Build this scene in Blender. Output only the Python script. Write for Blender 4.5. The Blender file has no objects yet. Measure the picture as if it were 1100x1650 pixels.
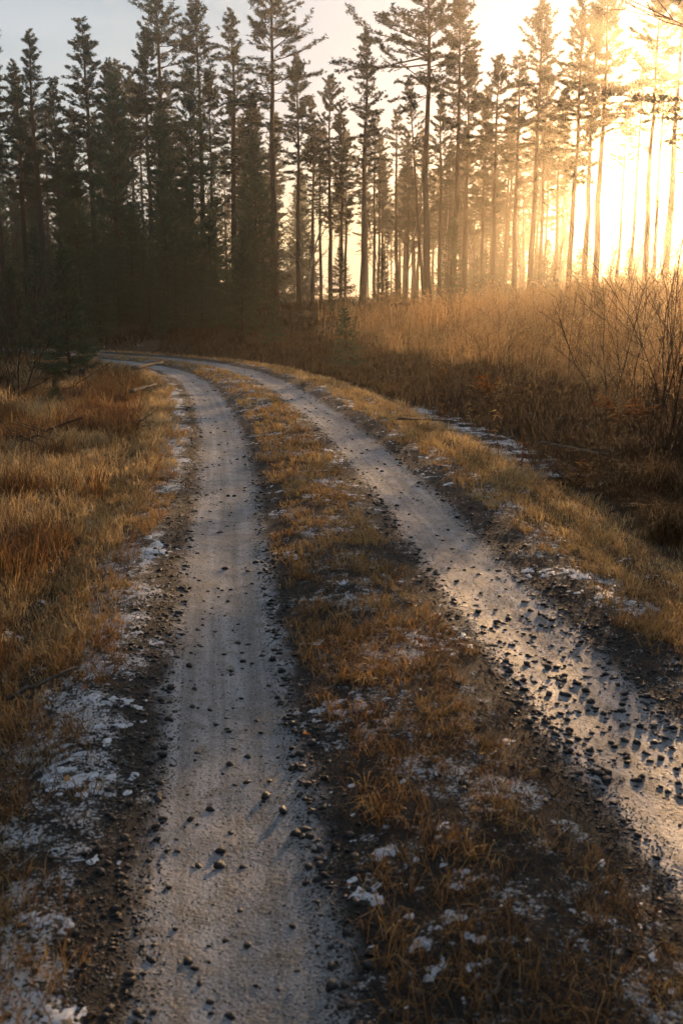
import bpy, math, random
import numpy as np

scene = bpy.context.scene
C = scene.collection
R = math.radians
rng = np.random.default_rng(7)
random.seed(7)

# ------------------------------------------------------------------ camera, sky, sun, exposure
CAM_H = 1.75
PITCH = math.atan(350 / (1650 * 35 / 36))          # camera looks 12.3 degrees down
FPX = 1650 * 35 / 36
cam_d = bpy.data.cameras.new('camera')
cam = bpy.data.objects.new('camera', cam_d)
C.objects.link(cam)
cam.location = (0, 0, CAM_H)
cam.rotation_euler = (R(90) - PITCH, 0, 0)
cam_d.lens = 35
cam_d.sensor_width = 36
cam_d.clip_start = 0.05
cam_d.clip_end = 3000
cam_d.dof.use_dof = True
cam_d.dof.focus_distance = 14
cam_d.dof.aperture_fstop = 5.0
scene.camera = cam

SUN_EL = R(9.3)
SUN_AZ = R(21.5)                                    # to the right of the view direction (+Y)
world = bpy.data.worlds.new('World')
scene.world = world
world.use_nodes = True
wn = world.node_tree.nodes
wl = world.node_tree.links
wn.clear()
w_out = wn.new('ShaderNodeOutputWorld')
w_bg = wn.new('ShaderNodeBackground')
w_sky = wn.new('ShaderNodeTexSky')
w_sky.sky_type = 'NISHITA'
w_sky.sun_disc = False
w_sky.sun_elevation = SUN_EL
w_sky.sun_rotation = SUN_AZ
w_sky.air_density = 1.0
w_sky.dust_density = 0.35
w_sky.ozone_density = 1.0
w_tc = wn.new('ShaderNodeTexCoord')
w_map = wn.new('ShaderNodeMapping')
w_map.inputs['Scale'].default_value = (1.6, 1.6, 6.5)
w_noise = wn.new('ShaderNodeTexNoise')
w_noise.inputs['Scale'].default_value = 1.5
w_noise.inputs['Detail'].default_value = 5
w_noise.inputs['Roughness'].default_value = 0.5
w_ramp = wn.new('ShaderNodeMapRange')
w_ramp.inputs['From Min'].default_value = 0.38
w_ramp.inputs['From Max'].default_value = 0.62
w_ramp.inputs['To Min'].default_value = 0.2
w_ramp.inputs['To Max'].default_value = 0.95
w_mix = wn.new('ShaderNodeMix')
w_mix.data_type = 'RGBA'
w_mix.inputs[7].default_value = (5.3, 5.9, 6.6, 1)   # thin high cloud, even over the whole dome
wl.new(w_tc.outputs['Generated'], w_map.inputs['Vector'])
wl.new(w_map.outputs['Vector'], w_noise.inputs['Vector'])
wl.new(w_noise.outputs['Fac'], w_ramp.inputs['Value'])
wl.new(w_ramp.outputs['Result'], w_mix.inputs[0])
wl.new(w_sky.outputs['Color'], w_mix.inputs[6])
wl.new(w_mix.outputs[2], w_bg.inputs['Color'])
w_bg.inputs['Strength'].default_value = 0.05
wl.new(w_bg.outputs['Background'], w_out.inputs['Surface'])

sun_d = bpy.data.lights.new('sun', 'SUN')
sun_d.energy = 5.0
sun_d.angle = R(0.6)
sun_d.color = (1.0, 0.60, 0.29)
sun = bpy.data.objects.new('sun', sun_d)
C.objects.link(sun)
sun.rotation_euler = (R(90) - SUN_EL, 0, math.pi - SUN_AZ)   # light travels from the sun towards the scene
sun.location = (40, 70, 30)

scene.view_settings.view_transform = 'Standard'
scene.view_settings.look = 'None'
scene.view_settings.gamma = 1.0
scene.view_settings.exposure = 1.36
scene.render.engine = 'CYCLES'
cy = scene.cycles
cy.use_denoising = True
cy.use_adaptive_sampling = True
cy.adaptive_threshold = 0.05
cy.adaptive_min_samples = 16
cy.use_light_tree = False
cy.max_bounces = 4
cy.diffuse_bounces = 2
cy.glossy_bounces = 2
cy.transmission_bounces = 3
cy.volume_bounces = 0
cy.transparent_max_bounces = 4
cy.sample_clamp_indirect = 4
cy.caustics_reflective = False
cy.caustics_refractive = False

# ------------------------------------------------------------------ helpers
def sstep(a, b, x):
    t = np.clip((np.asarray(x, float) - a) / (b - a), 0, 1)
    return t * t * (3 - 2 * t)

def hash2(ix, iy, seed):
    h = (ix.astype(np.int64) * 374761393 + iy.astype(np.int64) * 668265263 + seed * 1442695041) & 0xffffffff
    h = ((h ^ (h >> 13)) * 1274126177) & 0xffffffff
    return ((h ^ (h >> 16)) & 0xffff) / 65535.0

def vnoise(x, y, seed=0):
    x = np.asarray(x, float); y = np.asarray(y, float)
    ix = np.floor(x); iy = np.floor(y)
    fx = x - ix; fy = y - iy
    fx = fx * fx * (3 - 2 * fx); fy = fy * fy * (3 - 2 * fy)
    ix = ix.astype(np.int64); iy = iy.astype(np.int64)
    a = hash2(ix, iy, seed); b = hash2(ix + 1, iy, seed)
    c = hash2(ix, iy + 1, seed); d = hash2(ix + 1, iy + 1, seed)
    return (a * (1 - fx) + b * fx) * (1 - fy) + (c * (1 - fx) + d * fx) * fy

def fbm(x, y, seed=0, oct=3):
    s = 0; a = 0.5; t = 0
    for k in range(oct):
        s = s + a * vnoise(np.asarray(x) * 2 ** k, np.asarray(y) * 2 ** k, seed + 17 * k); t += a; a *= 0.5
    return s / t

def mesh_np(name, V, T=None, Q=None, rnd=None, attrs=None, mat=None, smooth=False):
    V = np.ascontiguousarray(np.asarray(V, np.float32).reshape(-1, 3))
    me = bpy.data.meshes.new(name)
    nt = 0 if T is None else len(T)
    nq = 0 if Q is None else len(Q)
    me.vertices.add(len(V))
    me.vertices.foreach_set('co', V.ravel())
    idx = []
    st = []
    if nt:
        idx.append(np.asarray(T, np.int32).ravel()); st.append(np.arange(nt, dtype=np.int32) * 3)
    if nq:
        idx.append(np.asarray(Q, np.int32).ravel()); st.append(np.arange(nq, dtype=np.int32) * 4 + nt * 3)
    idx = np.concatenate(idx); st = np.concatenate(st)
    me.loops.add(len(idx))
    me.loops.foreach_set('vertex_index', idx)
    me.polygons.add(nt + nq)
    me.polygons.foreach_set('loop_start', st)
    if smooth:
        me.polygons.foreach_set('use_smooth', np.ones(nt + nq, bool))
    me.update(calc_edges=True)
    alla = dict(attrs or {})
    if rnd is not None:
        alla['rnd'] = rnd
    for k, v in alla.items():
        a = me.attributes.new(k, 'FLOAT', 'POINT')
        a.data.foreach_set('value', np.ascontiguousarray(np.asarray(v, np.float32)))
    if mat is not None:
        me.materials.append(mat)
    return me

def obj(name, me, parent=None):
    o = bpy.data.objects.new(name, me)
    C.objects.link(o)
    if parent is not None:
        o.parent = parent
    return o

def tag(o, label=None, cat=None, group=None, kind=None):
    if label: o['label'] = label
    if cat: o['category'] = cat
    if group: o['group'] = group
    if kind: o['kind'] = kind
    return o

def empty(name, loc, rz=0.0, sc=(1, 1, 1), tilt=(0, 0)):
    o = bpy.data.objects.new(name, None)
    C.objects.link(o)
    o.location = loc
    o.rotation_euler = (tilt[0], tilt[1], rz)
    o.scale = sc
    o.empty_display_size = 0.2
    return o

class MB:
    """collects triangles and a per-vertex random value"""
    def __init__(s): s.V = []; s.T = []; s.A = []; s.n = 0
    def add(s, V, T, a=0.5):
        V = np.asarray(V, float).reshape(-1, 3); T = np.asarray(T, int).reshape(-1, 3)
        s.V.append(V); s.T.append(T + s.n)
        s.A.append(np.broadcast_to(np.asarray(a, float), (len(V),)) if np.ndim(a) < 1 or len(np.atleast_1d(a)) != len(V) else np.asarray(a, float))
        s.n += len(V)
    def tube(s, P, rad, sides=4, a=0.5, cap=True):
        P = np.asarray(P, float); rad = np.broadcast_to(np.asarray(rad, float), (len(P),))
        d = np.gradient(P, axis=0); d /= np.linalg.norm(d, axis=1)[:, None] + 1e-9
        ref = np.array([0, 0, 1.0]) if abs(d[0][2]) < 0.8 else np.array([1.0, 0, 0])
        n1 = np.cross(d, ref); n1 /= np.linalg.norm(n1, axis=1)[:, None] + 1e-9
        n2 = np.cross(d, n1)
        ang = np.arange(sides) * 2 * np.pi / sides
        V = P[:, None, :] + rad[:, None, None] * (np.cos(ang)[None, :, None] * n1[:, None, :] + np.sin(ang)[None, :, None] * n2[:, None, :])
        T = []
        n = len(P)
        i, j = np.meshgrid(np.arange(n - 1), np.arange(sides), indexing='ij')
        a0 = i * sides + j; b0 = i * sides + (j + 1) % sides
        c0 = a0 + sides; d0 = b0 + sides
        T = np.concatenate([np.stack([a0, b0, d0], -1).reshape(-1, 3), np.stack([a0, d0, c0], -1).reshape(-1, 3)])
        V = V.reshape(-1, 3)
        if cap:
            k = len(V)
            V = np.vstack([V, P[:1], P[-1:]])
            j = np.arange(sides); j2 = (j + 1) % sides
            T = np.concatenate([T, np.stack([np.full(sides, k), j2, j], -1),
                                np.stack([np.full(sides, k + 1), (n - 1) * sides + j, (n - 1) * sides + j2], -1)])
        s.add(V, T, a)
    def fins(s, c, d, ln, w, a):
        """thin triangles from points c along directions d"""
        c = np.asarray(c); d = np.asarray(d); n = len(c)
        r = rng.normal(size=(n, 3))
        side = np.cross(d, r); side /= np.linalg.norm(side, axis=1)[:, None] + 1e-9
        ln = np.broadcast_to(ln, (n,))[:, None]; w = np.broadcast_to(w, (n,))[:, None]
        V = np.stack([c - side * w * .5, c + side * w * .5, c + d * ln], 1).reshape(-1, 3)
        s.add(V, np.arange(3 * n).reshape(-1, 3), np.repeat(np.broadcast_to(a, (n,)), 3))
    def mesh(s, name, mat, smooth=False):
        return mesh_np(name, np.concatenate(s.V), T=np.concatenate(s.T), rnd=np.concatenate(s.A), mat=mat, smooth=smooth)

# ------------------------------------------------------------------ materials
def newmat(name):
    m = bpy.data.materials.new(name)
    m.use_nodes = True
    nt = m.node_tree
    nt.nodes.clear()
    out = nt.nodes.new('ShaderNodeOutputMaterial')
    return m, nt, out

class NT:
    """tiny wrapper to write node maths as calls"""
    def __init__(s, nt): s.nt = nt; s.N = nt.nodes; s.L = nt.links
    def _in(s, sock, v):
        if isinstance(v, (int, float)): sock.default_value = v
        elif isinstance(v, tuple): sock.default_value = v if len(v) == len(sock.default_value) else (*v, 1.0)
        else: s.L.new(v, sock)
    def m(s, op, a, b=0.0, c=None, clamp=False):
        n = s.N.new('ShaderNodeMath'); n.operation = op; n.use_clamp = clamp
        s._in(n.inputs[0], a); s._in(n.inputs[1], b)
        if c is not None: s._in(n.inputs[2], c)
        return n.outputs[0]
    def ss(s, a, b, x):
        n = s.N.new('ShaderNodeMapRange'); n.interpolation_type = 'SMOOTHSTEP'
        s._in(n.inputs['Value'], x); n.inputs['From Min'].default_value = a; n.inputs['From Max'].default_value = b
        return n.outputs['Result']
    def mix(s, f, a, b):
        n = s.N.new('ShaderNodeMix'); n.data_type = 'RGBA'
        s._in(n.inputs[0], f); s._in(n.inputs[6], a); s._in(n.inputs[7], b)
        return n.outputs[2]
    def noise(s, scale, detail=3, rough=0.55, vec=None):
        n = s.N.new('ShaderNodeTexNoise')
        n.inputs['Scale'].default_value = scale; n.inputs['Detail'].default_value = detail; n.inputs['Roughness'].default_value = rough
        if vec is not None: s.L.new(vec, n.inputs['Vector'])
        return n.outputs['Fac']
    def voro(s, scale, vec=None, out='Distance'):
        n = s.N.new('ShaderNodeTexVoronoi'); n.inputs['Scale'].default_value = scale
        if vec is not None: s.L.new(vec, n.inputs['Vector'])
        return n.outputs[out]
    def attr(s, name):
        n = s.N.new('ShaderNodeAttribute'); n.attribute_name = name
        return n.outputs['Fac']
    def geo(s): return s.N.new('ShaderNodeNewGeometry').outputs['Position']
    def objco(s): return s.N.new('ShaderNodeTexCoord').outputs['Object']
    def objrnd(s): return s.N.new('ShaderNodeObjectInfo').outputs['Random']
    def comb(s, x, y, z):
        n = s.N.new('ShaderNodeCombineXYZ')
        s._in(n.inputs[0], x); s._in(n.inputs[1], y); s._in(n.inputs[2], z)
        return n.outputs[0]
    def sep(s, v):
        n = s.N.new('ShaderNodeSeparateXYZ'); s.L.new(v, n.inputs[0]); return n.outputs
    def bump(s, h, strength, dist):
        n = s.N.new('ShaderNodeBump'); n.inputs['Strength'].default_value = strength; n.inputs['Distance'].default_value = dist
        s.L.new(h, n.inputs['Height']); return n.outputs[0]
    def ramp(s, f, stops):
        n = s.N.new('ShaderNodeValToRGB'); e = n.color_ramp.elements
        e[0].position, e[0].color = stops[0][0], (*stops[0][1], 1)
        e[1].position, e[1].color = stops[-1][0], (*stops[-1][1], 1)
        for p, c in stops[1:-1]:
            k = e.new(p); k.color = (*c, 1)
        s._in(n.inputs[0], f); return n.outputs[0]
    def bsdf(s, col, rough, spec=0.4, normal=None):
        n = s.N.new('ShaderNodeBsdfPrincipled')
        s._in(n.inputs['Base Color'], col); s._in(n.inputs['Roughness'], rough); s._in(n.inputs['Specular IOR Level'], spec)
        if normal is not None: s.L.new(normal, n.inputs['Normal'])
        return n.outputs[0]

def blade_mat(name, stops, transl=0.45, gloss=0.0, patch=None):
    """thin plant matter: diffuse and translucent, tint by the blade's own random value"""
    m, nt, out = newmat(name); g = NT(nt)
    f = g.attr('rnd')
    if patch:
        f = g.m('ADD', f, g.m('MULTIPLY', g.m('SUBTRACT', g.noise(patch, 2, vec=g.geo()), 0.5), 0.9), clamp=True)
    col = g.ramp(f, stops)
    d = nt.nodes.new('ShaderNodeBsdfDiffuse'); t = nt.nodes.new('ShaderNodeBsdfTranslucent')
    nt.links.new(col, d.inputs[0]); nt.links.new(col, t.inputs[0])
    mx = nt.nodes.new('ShaderNodeMixShader'); mx.inputs[0].default_value = transl
    nt.links.new(d.outputs[0], mx.inputs[1]); nt.links.new(t.outputs[0], mx.inputs[2])
    last = mx.outputs[0]
    if gloss:
        gl = nt.nodes.new('ShaderNodeBsdfGlossy'); gl.inputs['Roughness'].default_value = 0.45
        gl.inputs[0].default_value = (1, 1, 1, 1)
        m2 = nt.nodes.new('ShaderNodeMixShader'); m2.inputs[0].default_value = gloss
        nt.links.new(last, m2.inputs[1]); nt.links.new(gl.outputs[0], m2.inputs[2]); last = m2.outputs[0]
    nt.links.new(last, out.inputs[0])
    return m

M = {}
M['pine'] = blade_mat('pine_needles', [(0, (.022, .034, .018)), (.6, (.038, .056, .026)), (1, (.07, .085, .035))], .3, .03)
M['spruce'] = blade_mat('spruce_needles', [(0, (.018, .042, .024)), (.6, (.034, .076, .036)), (1, (.075, .125, .045))], .25, .03)
M['straw'] = blade_mat('straw_grass', [(0, (.08, .045, .018)), (.35, (.28, .18, .08)), (.7, (.54, .40, .20)), (1, (.64, .53, .30))], .5, .03, patch=0.7)
M['rust'] = blade_mat('rusty_grass', [(0, (.045, .024, .010)), (.35, (.18, .092, .034)), (.75, (.40, .235, .085)), (1, (.46, .35, .15))], .45, .02, patch=1.5)
M['mat_grass'] = blade_mat('matted_grass', [(0, (.03, .017, .009)), (.5, (.10, .055, .024)), (1, (.24, .15, .07))], .4, .01, patch=0.8)
M['rough'] = blade_mat('rough_grass', [(0, (.03, .018, .009)), (.4, (.11, .055, .022)), (.8, (.28, .155, .055)), (1, (.40, .27, .11))], .45, .02, patch=1.1)
M['reed'] = blade_mat('reed_stalks', [(0, (.13, .06, .024)), (.5, (.38, .195, .074)), (1, (.60, .41, .19))], .68, .02, patch=0.25)
M['fluff'] = blade_mat('seed_heads', [(0, (.26, .15, .065)), (1, (.52, .36, .18))], .6)
M['brush'] = blade_mat('forest_brush', [(0, (.012, .012, .007)), (.6, (.035, .026, .013)), (1, (.085, .055, .024))], .35, patch=0.4)
M['leaf'] = blade_mat('fallen_leaf', [(0, (.16, .04, .012)), (.5, (.38, .13, .025)), (1, (.5, .27, .06))], .35, .05)
M['fern'] = blade_mat('brown_fern', [(0, (.08, .03, .012)), (.6, (.20, .075, .022)), (1, (.30, .14, .045))], .5)

def bark_mat(name, low, high, z0, z1):
    m, nt, out = newmat(name); g = NT(nt)
    co = g.objco(); z = g.sep(co)[2]
    f = g.ss(z0, z1, z)
    base = g.mix(f, low, high)
    n = g.noise(9, 4, .65, vec=g.comb(g.m('MULTIPLY', g.sep(co)[0], 3.0), g.m('MULTIPLY', g.sep(co)[1], 3.0), g.m('MULTIPLY', z, .6)))
    col = g.mix(g.ss(.35, .65, n), g.mix(.6, base, (.015, .012, .010)), base)
    nt.links.new(g.bsdf(col, .9, .15, g.bump(n, .7, .03)), out.inputs[0])
    return m
M['bark'] = bark_mat('pine_bark', (.075, .058, .045), (.17, .085, .042), 4, 12)
M['sbark'] = bark_mat('spruce_bark', (.06, .048, .038), (.07, .055, .042), 1, 6)
M['birch'] = bark_mat('birch_bark', (.20, .19, .17), (.5, .46, .42), 0, 2)
M['twig'] = bark_mat('bare_twig', (.06, .036, .024), (.10, .05, .03), 0, 2.5)
M['deadwood'] = bark_mat('dead_wood', (.10, .085, .07), (.16, .14, .12), -.2, .2)

# stones
m, nt, out = newmat('dark_stone'); g = NT(nt)
n = g.noise(60, 3, vec=g.objco())
col = g.mix(g.objrnd(), (.016, .017, .019), (.038, .038, .040))
col = g.mix(g.ss(.45, .75, n), col, (.06, .06, .062))
nt.links.new(g.bsdf(col, .6, .35, g.bump(n, .4, .004)), out.inputs[0]); M['stone'] = m
m, nt, out = newmat('gravel_stones'); g = NT(nt)
col = g.ramp(g.attr('rnd'), [(0, (.010, .011, .012)), (.75, (.026, .026, .028)), (.95, (.05, .048, .046)), (1, (.12, .115, .11))])
nt.links.new(g.bsdf(col, .6, .35), out.inputs[0]); M['gravel'] = m

# road
m, nt, out = newmat('frosty_gravel_road'); g = NT(nt)
u = g.attr('u'); s = g.attr('s'); pos = g.geo()
n1 = g.noise(1.7, 4, .6, vec=pos); n2 = g.noise(11, 4, .65, vec=pos); n3 = g.noise(75, 3, .6, vec=pos)
streak = g.noise(1.0, 4, .6, vec=g.comb(g.m('MULTIPLY', s, .35), g.m('MULTIPLY', u, 14.0), 0.0))
n1c = g.m('SUBTRACT', n1, .5); n2c = g.m('SUBTRACT', n2, .5)
du = g.m('ABSOLUTE', g.m('SUBTRACT', g.m('ABSOLUTE', u), .79))
edge = g.m('ADD', du, g.m('ADD', g.m('MULTIPLY', n1c, .22), g.m('MULTIPLY', n2c, .16)))
track = g.m('SUBTRACT', 1.0, g.ss(.22, .33, edge))
ice = g.mix(g.ss(.3, .72, streak), (.095, .102, .114), (.26, .275, .31))
ice = g.mix(g.ss(.50, .66, n2), ice, (.11, .106, .102))
peb = g.voro(120, vec=pos); peb2 = g.voro(120, vec=pos, out='Color')
peb3 = g.voro(46, vec=pos); peb4 = g.voro(46, vec=pos, out='Color')
ice = g.mix(g.m('MULTIPLY', g.m('MULTIPLY', g.ss(.42, .22, peb3), g.ss(.55, .75, g.sep(peb4)[1])), .8), ice, g.mix(g.ss(.3, .8, g.sep(peb4)[0]), (.03, .03, .031), (.22, .21, .2)))
ice = g.mix(g.m('MULTIPLY', g.ss(.35, .12, peb), .7), ice, g.mix(g.ss(.2, .9, g.sep(peb2)[0]), (.035, .034, .034), (.30, .285, .27)))
ice = g.mix(g.m('MULTIPLY', g.ss(.56, .70, n3), .55), ice, (.055, .052, .05))
ice = g.mix(g.m('MULTIPLY', g.ss(.58, .66, g.noise(130, 2, .5, vec=pos)), .5), ice, (.42, .42, .43))
ice = g.mix(g.m('MULTIPLY', g.ss(.52, .64, n1), .5), ice, (.07, .068, .068))
soil = g.mix(g.ss(.35, .7, n2), (.010, .0095, .009), (.028, .024, .020))
soil = g.mix(g.ss(.6, .75, n3), soil, (.040, .037, .034))
# lying snow and rime: along the left edge, along the right verge and in patches on the ridge
lb = g.m('MULTIPLY', g.ss(-1.75, -1.45, u), g.m('SUBTRACT', 1.0, g.ss(-1.32, -1.12, g.m('ADD', u, g.m('MULTIPLY', n2c, .2)))))
rb = g.m('MULTIPLY', g.ss(1.25, 1.45, u), g.m('SUBTRACT', 1.0, g.ss(1.6, 1.9, u)))
mb = g.m('SUBTRACT', 1.0, g.ss(.25, .5, g.m('ABSOLUTE', u)))
sn = g.m('ADD', g.m('ADD', g.m('MULTIPLY', lb, .22), g.m('MULTIPLY', rb, .13)), g.m('MULTIPLY', mb, .08))
sn = g.m('ADD', sn, g.m('ADD', g.m('MULTIPLY', n1c, .9), g.m('ADD', g.m('MULTIPLY', n2c, .85), g.m('MULTIPLY', g.m('SUBTRACT', n3, .5), .7))))
snow = g.m('MULTIPLY', g.ss(.12, .28, sn), .62)
col = g.mix(track, soil, ice)
snow = g.m('MULTIPLY', snow, g.m('SUBTRACT', 1.0, g.m('MULTIPLY', track, .85)))
col = g.mix(snow, col, (.60, .64, .70))
rough = g.m('ADD', g.m('MULTIPLY', track, -.30), g.m('ADD', .86, g.m('MULTIPLY', n2c, .3)))
hgt = g.m('ADD', g.m('ADD', g.m('MULTIPLY', n3, .45), g.m('MULTIPLY', peb, -.12)), g.m('ADD', g.m('MULTIPLY', n2, .6), g.m('MULTIPLY', snow, .5)))
nt.links.new(g.bsdf(col, rough, .26, g.bump(hgt, .5, .02)), out.inputs[0]); M['road'] = m

# ground
m, nt, out = newmat('forest_ground'); g = NT(nt)
u = g.attr('u'); pos = g.geo()
n1 = g.noise(.6, 4, .6, vec=pos); n2 = g.noise(6, 4, .65, vec=pos); n3 = g.noise(40, 3, .6, vec=pos)
col = g.mix(g.ss(.35, .65, n2), (.022, .016, .011), (.06, .040, .022))
col = g.mix(g.ss(.5, .72, n1), col, (.045, .045, .02))
col = g.mix(g.ss(.55, .75, n3), col, (.11, .07, .035))
near = g.m('SUBTRACT', 1.0, g.ss(3.0, 9.0, g.m('ABSOLUTE', u)))
sn = g.m('ADD', g.m('MULTIPLY', near, .10), g.m('ADD', g.m('MULTIPLY', g.m('SUBTRACT', n1, .5), .6), g.m('MULTIPLY', g.m('SUBTRACT', n2, .5), .9)))
snow = g.ss(.24, .30, sn)
col = g.mix(snow, col, (.70, .74, .80))
hgt = g.m('ADD', n2, g.m('MULTIPLY', n3, .4))
nt.links.new(g.bsdf(col, .9, .2, g.bump(hgt, .6, .04)), out.inputs[0]); M['ground'] = m

m, nt, out = newmat('ditch_ice'); g = NT(nt)
pos = g.geo(); n1 = g.noise(2.2, 4, .6, vec=pos); n2 = g.noise(14, 4, .6, vec=pos)
f = g.ss(.42, .6, g.m('ADD', g.m('MULTIPLY', n1, .7), g.m('MULTIPLY', n2, .3)))
col = g.mix(f, (.03, .03, .035), (.62, .66, .72))
nt.links.new(g.bsdf(col, g.m('ADD', .08, g.m('MULTIPLY', f, .45)), .5, g.bump(n2, .2, .01)), out.inputs[0]); M['ice'] = m

# ------------------------------------------------------------------ road line and terrain heights
ctrl = np.array([(2.6, -16), (1.85, -8), (1.1, -3), (.83, 0), (.56, 2.1), (.39, 3.41), (.28, 4.32), (.165, 5.22), (.01, 6.54), (-.21, 8.67),
                 (-.73, 12.69), (-1.36, 16.42), (-2.06, 19.9), (-2.98, 23.15), (-3.85, 25.2), (-4.95, 26.95), (-6.7, 28.9),
                 (-9.5, 31.0), (-14, 33.2), (-21, 35.4), (-32, 37.5), (-60, 40), (-110, 42)])
def catmull(P, n):
    P = np.vstack([2 * P[0] - P[1], P, 2 * P[-1] - P[-2]])
    out = []
    for i in range(1, len(P) - 2):
        t = np.linspace(0, 1, n, endpoint=False)[:, None]
        p0, p1, p2, p3 = P[i - 1], P[i], P[i + 1], P[i + 2]
        out.append(.5 * (2 * p1 + (p2 - p0) * t + (2 * p0 - 5 * p1 + 4 * p2 - p3) * t ** 2 + (3 * p1 - p0 - 3 * p2 + p3) * t ** 3))
    out.append(P[-2:-1])
    return np.vstack(out)
fine = catmull(ctrl, 30)
seg = np.linalg.norm(np.diff(fine, axis=0), axis=1)
S = np.concatenate([[0], np.cumsum(seg)])
ss_ = np.concatenate([np.arange(0, 75, .25), np.arange(75, S[-1], 2.0)])
CL = np.stack([np.interp(ss_, S, fine[:, 0]), np.interp(ss_, S, fine[:, 1])], 1)
for _ in range(6):
    CL[1:-1] = .25 * CL[:-2] + .5 * CL[1:-1] + .25 * CL[2:]
CT = np.gradient(CL, axis=0); CT /= np.linalg.norm(CT, axis=1)[:, None]
CN = np.stack([CT[:, 1], -CT[:, 0]], 1)                  # right hand side of the driving direction

def road_su(x, y):
    x = np.asarray(x, float).ravel(); y = np.asarray(y, float).ravel()
    s = np.empty(len(x)); u = np.empty(len(x))
    for a in range(0, len(x), 20000):
        px = x[a:a + 20000, None]; py = y[a:a + 20000, None]
        d2 = (px - CL[None, :, 0]) ** 2 + (py - CL[None, :, 1]) ** 2
        k = d2.argmin(1)
        dx = px[:, 0] - CL[k, 0]; dy = py[:, 0] - CL[k, 1]
        al = dx * CT[k, 0] + dy * CT[k, 1]
        side = dx * CN[k, 0] + dy * CN[k, 1]
        s[a:a + 20000] = ss_[k] + al
        u[a:a + 20000] = np.sign(side) * np.sqrt(np.maximum(d2[np.arange(len(k)), k] - np.clip(al, -.2, .2) ** 2, side ** 2 * .0 + 1e-9))
    return s, u

def road_z(x, y, u):
    a = np.abs(u)
    z = .045 * np.exp(-(u / .33) ** 2) - .03 * np.exp(-((a - .79) / .27) ** 2) + .03 * np.exp(-((a - 1.35) / .22) ** 2)
    z = z + .032 * (fbm(x * 3, y * 3, 5) - .5) + .02 * (fbm(x * .7, y * .7, 6) - .5)
    return z - .22 * sstep(1.6, 2.25, a)

def ground_z(x, y, u):
    a = np.abs(u)
    z = -.03 - .20 * (1 - sstep(1.55, 2.0, a))
    rough = fbm(x * .45, y * .45, 11) - .5
    fine_ = fbm(x * 2.1, y * 2.1, 12) - .5
    r = -.06 * sstep(1.9, 2.4, u) - .40 * sstep(2.25, 2.75, u) * (1 - sstep(3.15, 4.3, u)) + .16 * sstep(3.4, 5.0, u)
    r = r + .75 * sstep(24, 50, y) * sstep(3.2, 9, u) + .2 * sstep(6, 20, u)
    l = -.16 * sstep(2.4, 4.2, a) + .12 * sstep(5, 9, a) + .45 * sstep(34, 60, y)
    z = z + np.where(u > 0, r, l)
    z = z + rough * (.05 + .5 * sstep(2.4, 7, a) * np.where(u > 0, .7, 1)) + fine_ * (.03 + .10 * sstep(2.6, 6, a))
    return z

def surf_z(x, y, u=None):
    x = np.asarray(x, float).ravel(); y = np.asarray(y, float).ravel()
    if u is None:
        _, u = road_su(x, y)
    return np.maximum(road_z(x, y, u), ground_z(x, y, u))

def gz(x, y): return float(surf_z([x], [y])[0])

def px_xy(px, Y): return ((px - 550) * Y * math.cos(PITCH) / FPX, Y)
def top_h(py, Y): return CAM_H + Y * math.tan(math.atan((825 - py) / FPX) - PITCH)

# ground: one polar sheet round the camera, fine in front
ang = np.unique(np.concatenate([np.linspace(-180, 180, 91), np.linspace(-32, 32, 200)]))[:-1]
rad = np.concatenate([[0.4], np.geomspace(.8, 320, 260)])
A_, Rr = np.meshgrid(np.radians(ang), rad)
gx = (np.sin(A_) * Rr).ravel(); gy = (np.cos(A_) * Rr).ravel()
_, gu = road_su(gx, gy)
V = np.stack([gx, gy, ground_z(gx, gy, gu)], 1)
na, nr = len(ang), len(rad)
i, j = np.meshgrid(np.arange(nr - 1), np.arange(na), indexing='ij')
Q = np.stack([i * na + j, (i + 1) * na + j, (i + 1) * na + (j + 1) % na, i * na + (j + 1) % na], -1).reshape(-1, 4)
V = np.vstack([V, [[0, 0, V[0, 2]]]])
Tc = np.stack([np.full(na, len(V) - 1), np.arange(na), (np.arange(na) + 1) % na], -1)
ground = obj('ground', mesh_np('ground', V, T=Tc, Q=Q[:, ::-1], attrs={'u': np.append(gu, 0)}, mat=M['ground'], smooth=True))
tag(ground, kind='structure')
me = ground.data
me.flip_normals() if me.polygons[len(me.polygons) // 2].normal.z < 0 else None

# road: strip with ridge and wheel tracks
rs = np.concatenate([np.arange(8, 17, .12), np.arange(17, 26, .045), np.arange(26, 45, .1), np.arange(45, 110, .5)])
ru = np.linspace(-2.25, 2.25, 121)
cx = np.interp(rs, ss_, CL[:, 0]); cyy = np.interp(rs, ss_, CL[:, 1])
nx = np.interp(rs, ss_, CN[:, 0]); ny = np.interp(rs, ss_, CN[:, 1])
X = (cx[:, None] + nx[:, None] * ru[None]).ravel(); Y = (cyy[:, None] + ny[:, None] * ru[None]).ravel()
U = np.tile(ru, len(rs)); Sx = np.repeat(rs, len(ru))
V = np.stack([X, Y, road_z(X, Y, U)], 1)
i, j = np.meshgrid(np.arange(len(rs) - 1), np.arange(len(ru) - 1), indexing='ij'); w = len(ru)
Q = np.stack([i * w + j, i * w + j + 1, (i + 1) * w + j + 1, (i + 1) * w + j], -1).reshape(-1, 4)
road = obj('gravel_road', mesh_np('gravel_road', V, Q=Q, attrs={'u': U, 's': Sx}, mat=M['road'], smooth=True))
tag(road, kind='structure')
if road.data.polygons[100].normal.z < 0: road.data.flip_normals()

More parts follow.
